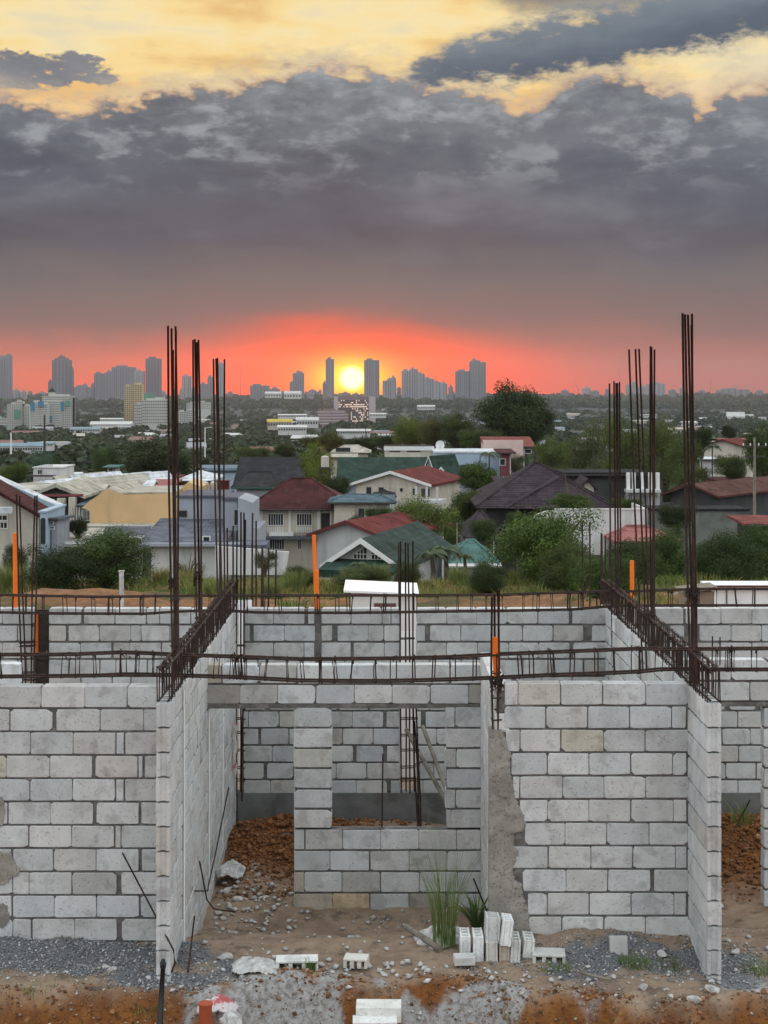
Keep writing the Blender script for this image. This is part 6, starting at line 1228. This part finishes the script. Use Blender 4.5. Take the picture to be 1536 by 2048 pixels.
for i, (a, b, yt, yb, D, m, lb) in enumerate([(0, 85, 886, 902, 520, 4, 'long teal-blue warehouse roof at far left'), (55, 105, 884, 892, 620, 4, 'second blue-teal roof behind the long one'), (180, 262, 843, 858, 1500, 0, 'long low white building left of the tan tower'), (200, 245, 836, 842, 1550, 0, 'flat white upper block behind the long low building'), (140, 200, 854, 864, 1250, 4, 'low bluish roof right of the white apartment group'), (535, 583, 838, 853, 900, 1, 'low yellow fronted building left of the lit office block'), (593, 636, 834, 850, 1000, 0, 'white striped low building next to the office wing'),
        (556, 612, 850, 862, 760, 0, 'white canopy roofed station building'), (556, 612, 828, 834, 1500, 0, 'long white shed roof in the valley centre'), (740, 772, 826, 832, 1500, 0, 'white low roof right of the lit office block'), (675, 740, 858, 868, 640, 0, 'white low sheds in front of the lit office block'), (1335, 1372, 855, 864, 1300, 1, 'low cream building behind the tallest right rebars'), (1400, 1432, 835, 843, 2400, 0, 'white hillside building at right'), (1455, 1490, 824, 848, 2400, 0, 'white stepped building with a flat disc roof on the right hillside'),
        (835, 870, 810, 818, 3200, 0, 'white house on the ridge slope right of the sun'), (530, 562, 783, 794, 3900, 0, 'flat white block on the ridge left of the sun'), (568, 602, 782, 796, 3800, 0, 'second flat white block on the ridge left of the sun'), (1105, 1120, 845, 866, 1900, 0, 'white building cluster right of the tallest tree')]):
    x0 = XP((a+b)/2, D); z0 = ZP(yb, D); t = thing('low_building', lb, 'building', (x0, D, z0)); w = (b-a)/S(D); h_ = ZP(yt, D)-z0; mb = MB(); mb.box(-w/2, w/2, 0, w*.4, -2, h_*.62); mb.build('wall', LOWB[m % 2 if m != 4 else 0], t)
    mb = MB(); mb.prism_x([(-w*.02, h_*.62), (w*.2, h_), (w*.42, h_*.62)], -w/2-.5, w/2+.5); mb.build('roof', LOWB[m] if i != 5 else mat('far_yellow', (.5,.38,.08), .1, .2, 0, 1, .8), t)
    n = max(3, int((b-a)/5)); mb = MB()
    for q in range(n): c = -w/2+w*(q+.5)/n; mb.box(c-w/n*.28, c+w/n*.28, -.25, -.05, h_*.15, h_*.42)
    mb.build('windows', GLASS, t, kind='stuff')
FW = mat('apartment_white', (.50,.50,.46), .08, .02, 0, 1, .85, streak=(.1, .5, (.38,.37,.33))); FT = mat('apartment_tan', (.50,.40,.24), .08, .02, 0, 1, .85); FB = mat('blue_panel', (.05,.19,.30), .1, .02, 0, 1, .7); FGn = mat('green_panel', (.10,.26,.18), .1, .02, 0, 1, .7); FG = mat('dark_window', (.06,.065,.07), .1, .1, 0, 1, .3)
def block(name, label, D, boxes, grp=None, cat='building', wm=None, rows=11, cols=6, panels=(), pm=None, dp=.5, gm=None, frac=(.5, .5)):
    px0 = min(b[0] for b in boxes); px1 = max(b[1] for b in boxes); yb = max(b[3] for b in boxes); x0 = XP((px0+px1)/2, D); z0 = ZP(yb, D); t = thing(name, label, cat, (x0, D, z0), 0, grp)
    body = MB(); win = MB()
    for q, (a, b, yt, ybb) in enumerate(boxes):
        xa, xb = XP(a, D)-x0, XP(b, D)-x0; zt = ZP(yt, D)-z0; y0 = (q % 3)*1.2; dd = max(12, (xb-xa)*dp); body.box(xa, xb, y0, y0+dd, -25, zt)
        cr = (int(a*7) + q*3) % 4; cw_ = xb-xa; far_ = D > 4000; hh_ = (5.5 if far_ else 1.8)
        body.box(xa+cw_*(.15+.15*cr/3), xa+cw_*(.55+.1*cr), y0+2, y0+dd*.7, zt, zt+hh_)
        if far_ and cr > 1: body.box(xa+cw_*.42, xa+cw_*.55, y0+3, y0+dd*.5, zt+hh_, zt+hh_+4)
        if far_:
            for e_ in range(int(cw_/9)): body.box(xa+9*e_+3, xa+9*e_+5.2, y0-1.3, y0-.4, 0, zt-2-(e_ % 2)*3)
        if rows:
            nr = max(2, int(rows*(zt-(ZP(ybb, D)-z0))/(ZP(boxes[0][2], D)-z0)+.5)); nc = max(2, int(cols*(b-a)/(boxes[0][1]-boxes[0][0])+.5)); z_b = ZP(ybb, D)-z0; ch = (zt-z_b)/nr; cw = (xb-xa)/nc
            for i in range(nr):
                for j in range(nc):
                    cz_ = z_b+ch*(i+.5); cx_ = xa+cw*(j+.5); win.box(cx_-cw*frac[0]/2, cx_+cw*frac[0]/2, y0-.25, y0-.03, cz_-ch*frac[1]/2, cz_+ch*frac[1]/2)
    body.build('body', wm or FW, t)
    if win.v: win.build('windows', gm or FG, t, kind='stuff')
    for (a, b, yt, ybb, m) in panels: mb = MB(); mb.box(XP(a, D)-x0, XP(b, D)-x0, -.6, -.3, ZP(ybb, D)-z0, ZP(yt, D)-z0); mb.build('colour_panel', m, t)
    return t
block('apartment_block', 'white apartment block with green panels, leftmost of the valley group', 1600, [(14, 44, 808, 862), (30, 44, 803, 862), (44, 58, 812, 862)], rows=13, cols=7, panels=[(28, 41, 820, 838, FGn)])
block('apartment_block', 'cream apartment block with blue panels at its top corners', 1550, [(61, 78, 804, 862), (76, 95, 808, 862)], rows=13, cols=5, panels=[(61, 69, 804, 822, FB), (76, 88, 803, 813, FB)])
t = block('apartment_block', 'broad white apartment block with a pointed roof turret, largest of the valley group', 1560, [(92, 124, 802, 862), (84, 144, 792, 860), (124, 144, 795, 862)], rows=13, cols=8, panels=[(96, 104, 832, 845, FB), (121, 127, 803, 821, FB), (130, 140, 801, 812, FGn)])
x, Y, z = t.location; mb = MB(); D = 1560; c = XP(101, D)-x; w = 7/S(D); za, zb_ = ZP(792, D)-z, ZP(784, D)-z; mb.box(c-w*.8, c+w*.8, 4, 4+w*1.6, za-2, zb_); mb.build('turret', FW, t); mb = MB(); y = 4+w*.8; mb.add([(c-w, y-w, zb_), (c+w, y-w, zb_), (c+w, y+w, zb_), (c-w, y+w, zb_), (c, y, ZP(774, D)-z)], [(0,1,4), (1,2,4), (2,3,4), (3,0,4), (3,2,1,0)]); mb.build('spire', R_GRN, t)
block('apartment_block', 'low pale green-white block at the left edge of the valley', 1700, [(-20, 14, 836, 862)], rows=4, cols=6, panels=[(-5, 14, 850, 858, FGn)])
block('apartment_block', 'tall tan apartment tower in the valley, left of the white hospital-like block', 1650, [(248, 266, 772, 850), (264, 284, 769, 850)], wm=FT, rows=19, cols=4)
block('apartment_block', 'wide white apartment block right of the tan tower', 1600, [(284, 336, 800, 848), (268, 284, 808, 850), (300, 336, 798, 846)], rows=8, cols=12); block('apartment_block', 'green netted building under construction behind the wide white block', 2200, [(284, 306, 788, 810)], wm=FGn, rows=0)
block('apartment_block', 'pale low blocks between the left rebar clusters', 1750, [(355, 372, 823, 845), (372, 392, 820, 846)], rows=5, cols=4); block('apartment_block', 'grey-white hillside building behind the second rebar cluster', 2600, [(373, 395, 806, 818), (395, 420, 804, 818)], rows=3, cols=6)
LIT = bpy.data.materials.new('lit_window'); LIT.use_nodes = True; b_ = LIT.node_tree.nodes['Principled BSDF']; b_.inputs['Emission Color'].default_value = (1.0, .74, .55, 1); b_.inputs['Emission Strength'].default_value = .8; b_.inputs['Base Color'].default_value = (.5, .4, .35, 1)
OFB = mat('office_rose', (.22,.16,.17), .08, .02, 0, 1, .85); OFW = mat('office_pale', (.46,.40,.40), .08, .02, 0, 1, .85)
t = block('office_block', 'slab office block with rows of lit windows directly below the sun', 1900, [(672, 742, 794, 845)], wm=OFB, rows=0)
x, Y, z = t.location; D = 1900
for a, b in ((668, 676), (738, 751)): mb = MB(); mb.box(XP(a, D)-x, XP(b, D)-x, -2, 18, -10, ZP(793, D)-z); mb.build('end_wall', OFW, t)
lit = MB(); drk = MB(); rq = random.Random(8)
for i in range(11):
    yy = 800+i*4.1; lit_p = (.15, .25, .75, .6, .5, .35, .6, .5, .6, .6, .5)[i]
    for j in range(24):
        xx = 677+j*2.5; right = xx > 700 or i < 4; on = rq.random() < lit_p and (right or i < 3) and xx < 737; m_ = lit if on else drk; m_.box(XP(xx, D)-x, XP(xx+1.7, D)-x, -.5, -.05, ZP(yy+2.2, D)-z, ZP(yy, D)-z)
lit.build('lit_windows', LIT, t, kind='stuff'); drk.build('windows', FG, t, kind='stuff')
block('office_block', 'rose coloured lower office wing left of the lit slab, with horizontal bands', 1850, [(635, 690, 821, 856), (678, 696, 826, 850)], wm=OFB, rows=6, cols=1, gm=OFW, frac=(.95, .35))
TWM = [mat('tower_grey', (.20,.21,.24), .08, .01, 0, 1, .8), mat('tower_dark', (.11,.12,.145), .08, .01, 0, 1, .7), mat('tower_pale', (.30,.30,.32), .08, .01, 0, 1, .8)]; TG = mat('tower_glass', (.09,.10,.12), .1, .02, 0, 1, .35)
G_T = None; DT = 4700
def tower(label, boxes, m=0, cols=7, D=DT, rows=1, name='tower_block'):
    return block(name, label, D, [(a, b, yt, 797) for a, b, yt in boxes], cat='tower', wm=TWM[m], rows=rows, cols=cols, gm=TG if m != 1 else TWM[0], frac=(.34, .97), dp=.6)
tower('tower cut by the left edge of the skyline', [(-8, 16, 714), (8, 23, 711)], 0, 5); tower('broad dark glass tower with a low crown, near the left edge', [(104, 140, 720), (109, 135, 716), (139, 146, 738), (96, 105, 763)], 1, 5)
tower('wide pair of blocks left of the tallest slab cluster', [(188, 210, 747), (208, 226, 745)], 0, 6); tower('big ribbed slab block in the left cluster', [(223, 268, 734)], 0, 11); tower('narrower slab just left of the black square tower', [(268, 288, 742)], 2, 5); tower('dark square topped tower at the right end of the left cluster', [(291, 321, 717)], 1, 5)
tower('low broad grey block left of the left cluster', [(148, 177, 774)], 0, 5); tower('two tiny blocks right of the left edge tower', [(26, 38, 781), (40, 52, 784)], 2, 3); tower('small stepped block at the foot of the left cluster', [(177, 190, 778), (181, 189, 770)], 0, 3)
tower('slim grey tower between the first two rebar clusters', [(364, 382, 752), (359, 366, 780)], 2, 5); tower('pair of grey towers behind the third rebar cluster', [(400, 416, 768), (415, 428, 754)], 0, 4); tower('tall striped tower right behind the third rebar cluster', [(436, 450, 727)], 2, 4); tower('low wide block right of the radio mast', [(500, 538, 771)], 0, 6)
tower('stepped grey tower left of the sun', [(585, 608, 746), (579, 590, 766)], 0, 5); tower('slim tower standing immediately left of the sun', [(651, 668, 718), (645, 652, 766)], 0, 3); tower('broad tower standing immediately right of the sun', [(728, 759, 720)], 0, 7)
tower('low ragged block right of the sun tower', [(765, 793, 761), (781, 792, 755)], 2, 6); tower('tall stepped cluster of pale towers in the right half', [(803, 822, 741), (819, 836, 738), (834, 850, 747)], 2, 4); tower('descending row of pale towers after the stepped cluster', [(848, 868, 757), (866, 882, 764), (880, 895, 767)], 2, 4); tower('tiny block at the end of the descending row', [(897, 906, 774)], 0, 2)
tower('lower left half of the twin towers at right of the skyline', [(911, 940, 742)], 0, 7); tower('taller right half of the twin towers at right of the skyline', [(939, 972, 724), (941, 955, 721)], 0, 6)
for a, b_, yt, lb in ((1252, 1264, 770, 'faint pale far block behind the leaning thin bars'), (1264, 1276, 765, 'faint taller pale far block behind the leaning thin bars'), (1277, 1291, 774, 'faint low far block right of the taller one'), (1294, 1331, 768, 'faint wide pale far block left of the tallest right rebars'), (1165, 1182, 777, 'faint low far block on the ridge near the crane')): tower(lb, [(a, b_, yt)], 2, 4, D=5600)
for a, b_, yt, lb in ((610, 640, 783, 'low grey block on the ridge between the stepped and slim towers'), (668, 727, 789, 'long low roofs right under the sun'), (1440, 1500, 779, 'long low pale building on the right end of the ridge'), (538, 560, 778, 'small block left of the stepped grey tower'), (70, 96, 788, 'low block between the left towers')): tower(lb, [(a, b_, yt)], 0, 5, D=5300)
for px, yt, lb, D in ((481, 722, 'thin red-white radio mast left of the sun', 5000), (1239, 733, 'thin radio mast right of centre on the ridge', 5400)):
    x, z0 = XP(px, D), ZP(795, D); t = thing('radio_mast', lb, 'mast', (x, D, z0)); hh = ZP(yt, D)-z0; mb = MB(); mb.tube([(0, 0, 0), (0, 0, hh)], 1.1, 5, .4)
    for k in range(8): mb.box(-1.6+k*.12, 1.6-k*.12, -.5, .5, hh*k/8, hh*k/8+1)
    mb.build('lattice', OFB, t)
for px, yt, lb, D, dxp in ((1157, 762, 'leaning construction crane on the ridge right of the tallest tree', 5300, -7), (1420, 755, 'construction crane on the ridge at far right', 5300, 4), (1472, 772, 'low hammerhead crane on the ridge at far right', 5300, 16)):
    x, z0 = XP(px, D), ZP(790, D); t = thing('tower_crane', lb, 'crane', (x, D, z0)); hh = ZP(780 if dxp < 16 else 772, D)-z0; tip = (XP(px+dxp, D)-x, 0, ZP(yt, D)-z0); mb = MB(); mb.tube([(0, 0, -10), (0, 0, hh)], .9, 5); mb.build('mast', OFB, t); mb = MB(); mb.tube([(0, 0, hh), tip], .8, 5, .4); mb.tube([(0, 0, hh), (-tip[0]*.35, 0, hh+2)], .8, 5); mb.build('jib', OFB, t)

# small blocks filling the skyline
rk = random.Random(5)
for px, yt, w in ((60, 783, 8), (84, 786, 10), (150, 783, 9), (170, 768, 9), (196, 772, 12), (216, 776, 10), (236, 780, 8), (262, 774, 12), (280, 778, 8), (326, 783, 10), (350, 780, 8), (388, 776, 9), (424, 778, 9), (460, 784, 10), (515, 779, 10), (566, 783, 12), (620, 786, 14), (640, 780, 6), (690, 785, 12), (712, 787, 10), (770, 772, 9), (798, 775, 8), (812, 770, 7), (842, 765, 8), (860, 772, 9), (876, 776, 10), (905, 783, 8), (925, 775, 7), (1130, 781, 14), (1190, 782, 16), (1215, 779, 8), (1345, 780, 14), (1362, 776, 6), (1404, 781, 12), (1460, 780, 18), (1520, 781, 12)):
    D = rk.choice((4900, 5100, 5400)); x0 = XP(px, D); z0 = ZP(797, D); t = thing('small_block', 'tiny pale grey building block between the towers on the ridge', 'building', (x0, D, z0), 0, 'tiny blocks between the skyline towers'); h_ = ZP(yt, D)-z0; w_ = w/S(D)
    mb = MB(); mb.box(-w_/2, w_/2, 0, w_*.7, -25, h_); mb.box(-w_*.2, w_*.25, 2, w_*.4, h_, h_+3); mb.build('body', TWM[rk.choice((0, 0, 2))], t)
    mb = MB(); n = max(2, int(w/2.5))
    for k in range(n): c = -w_/2+w_*(k+.5)/n; mb.box(c-w_/n*.2, c+w_/n*.2, -.4, -.1, 4, h_-2)
    mb.build('windows', TG, t, kind='stuff')
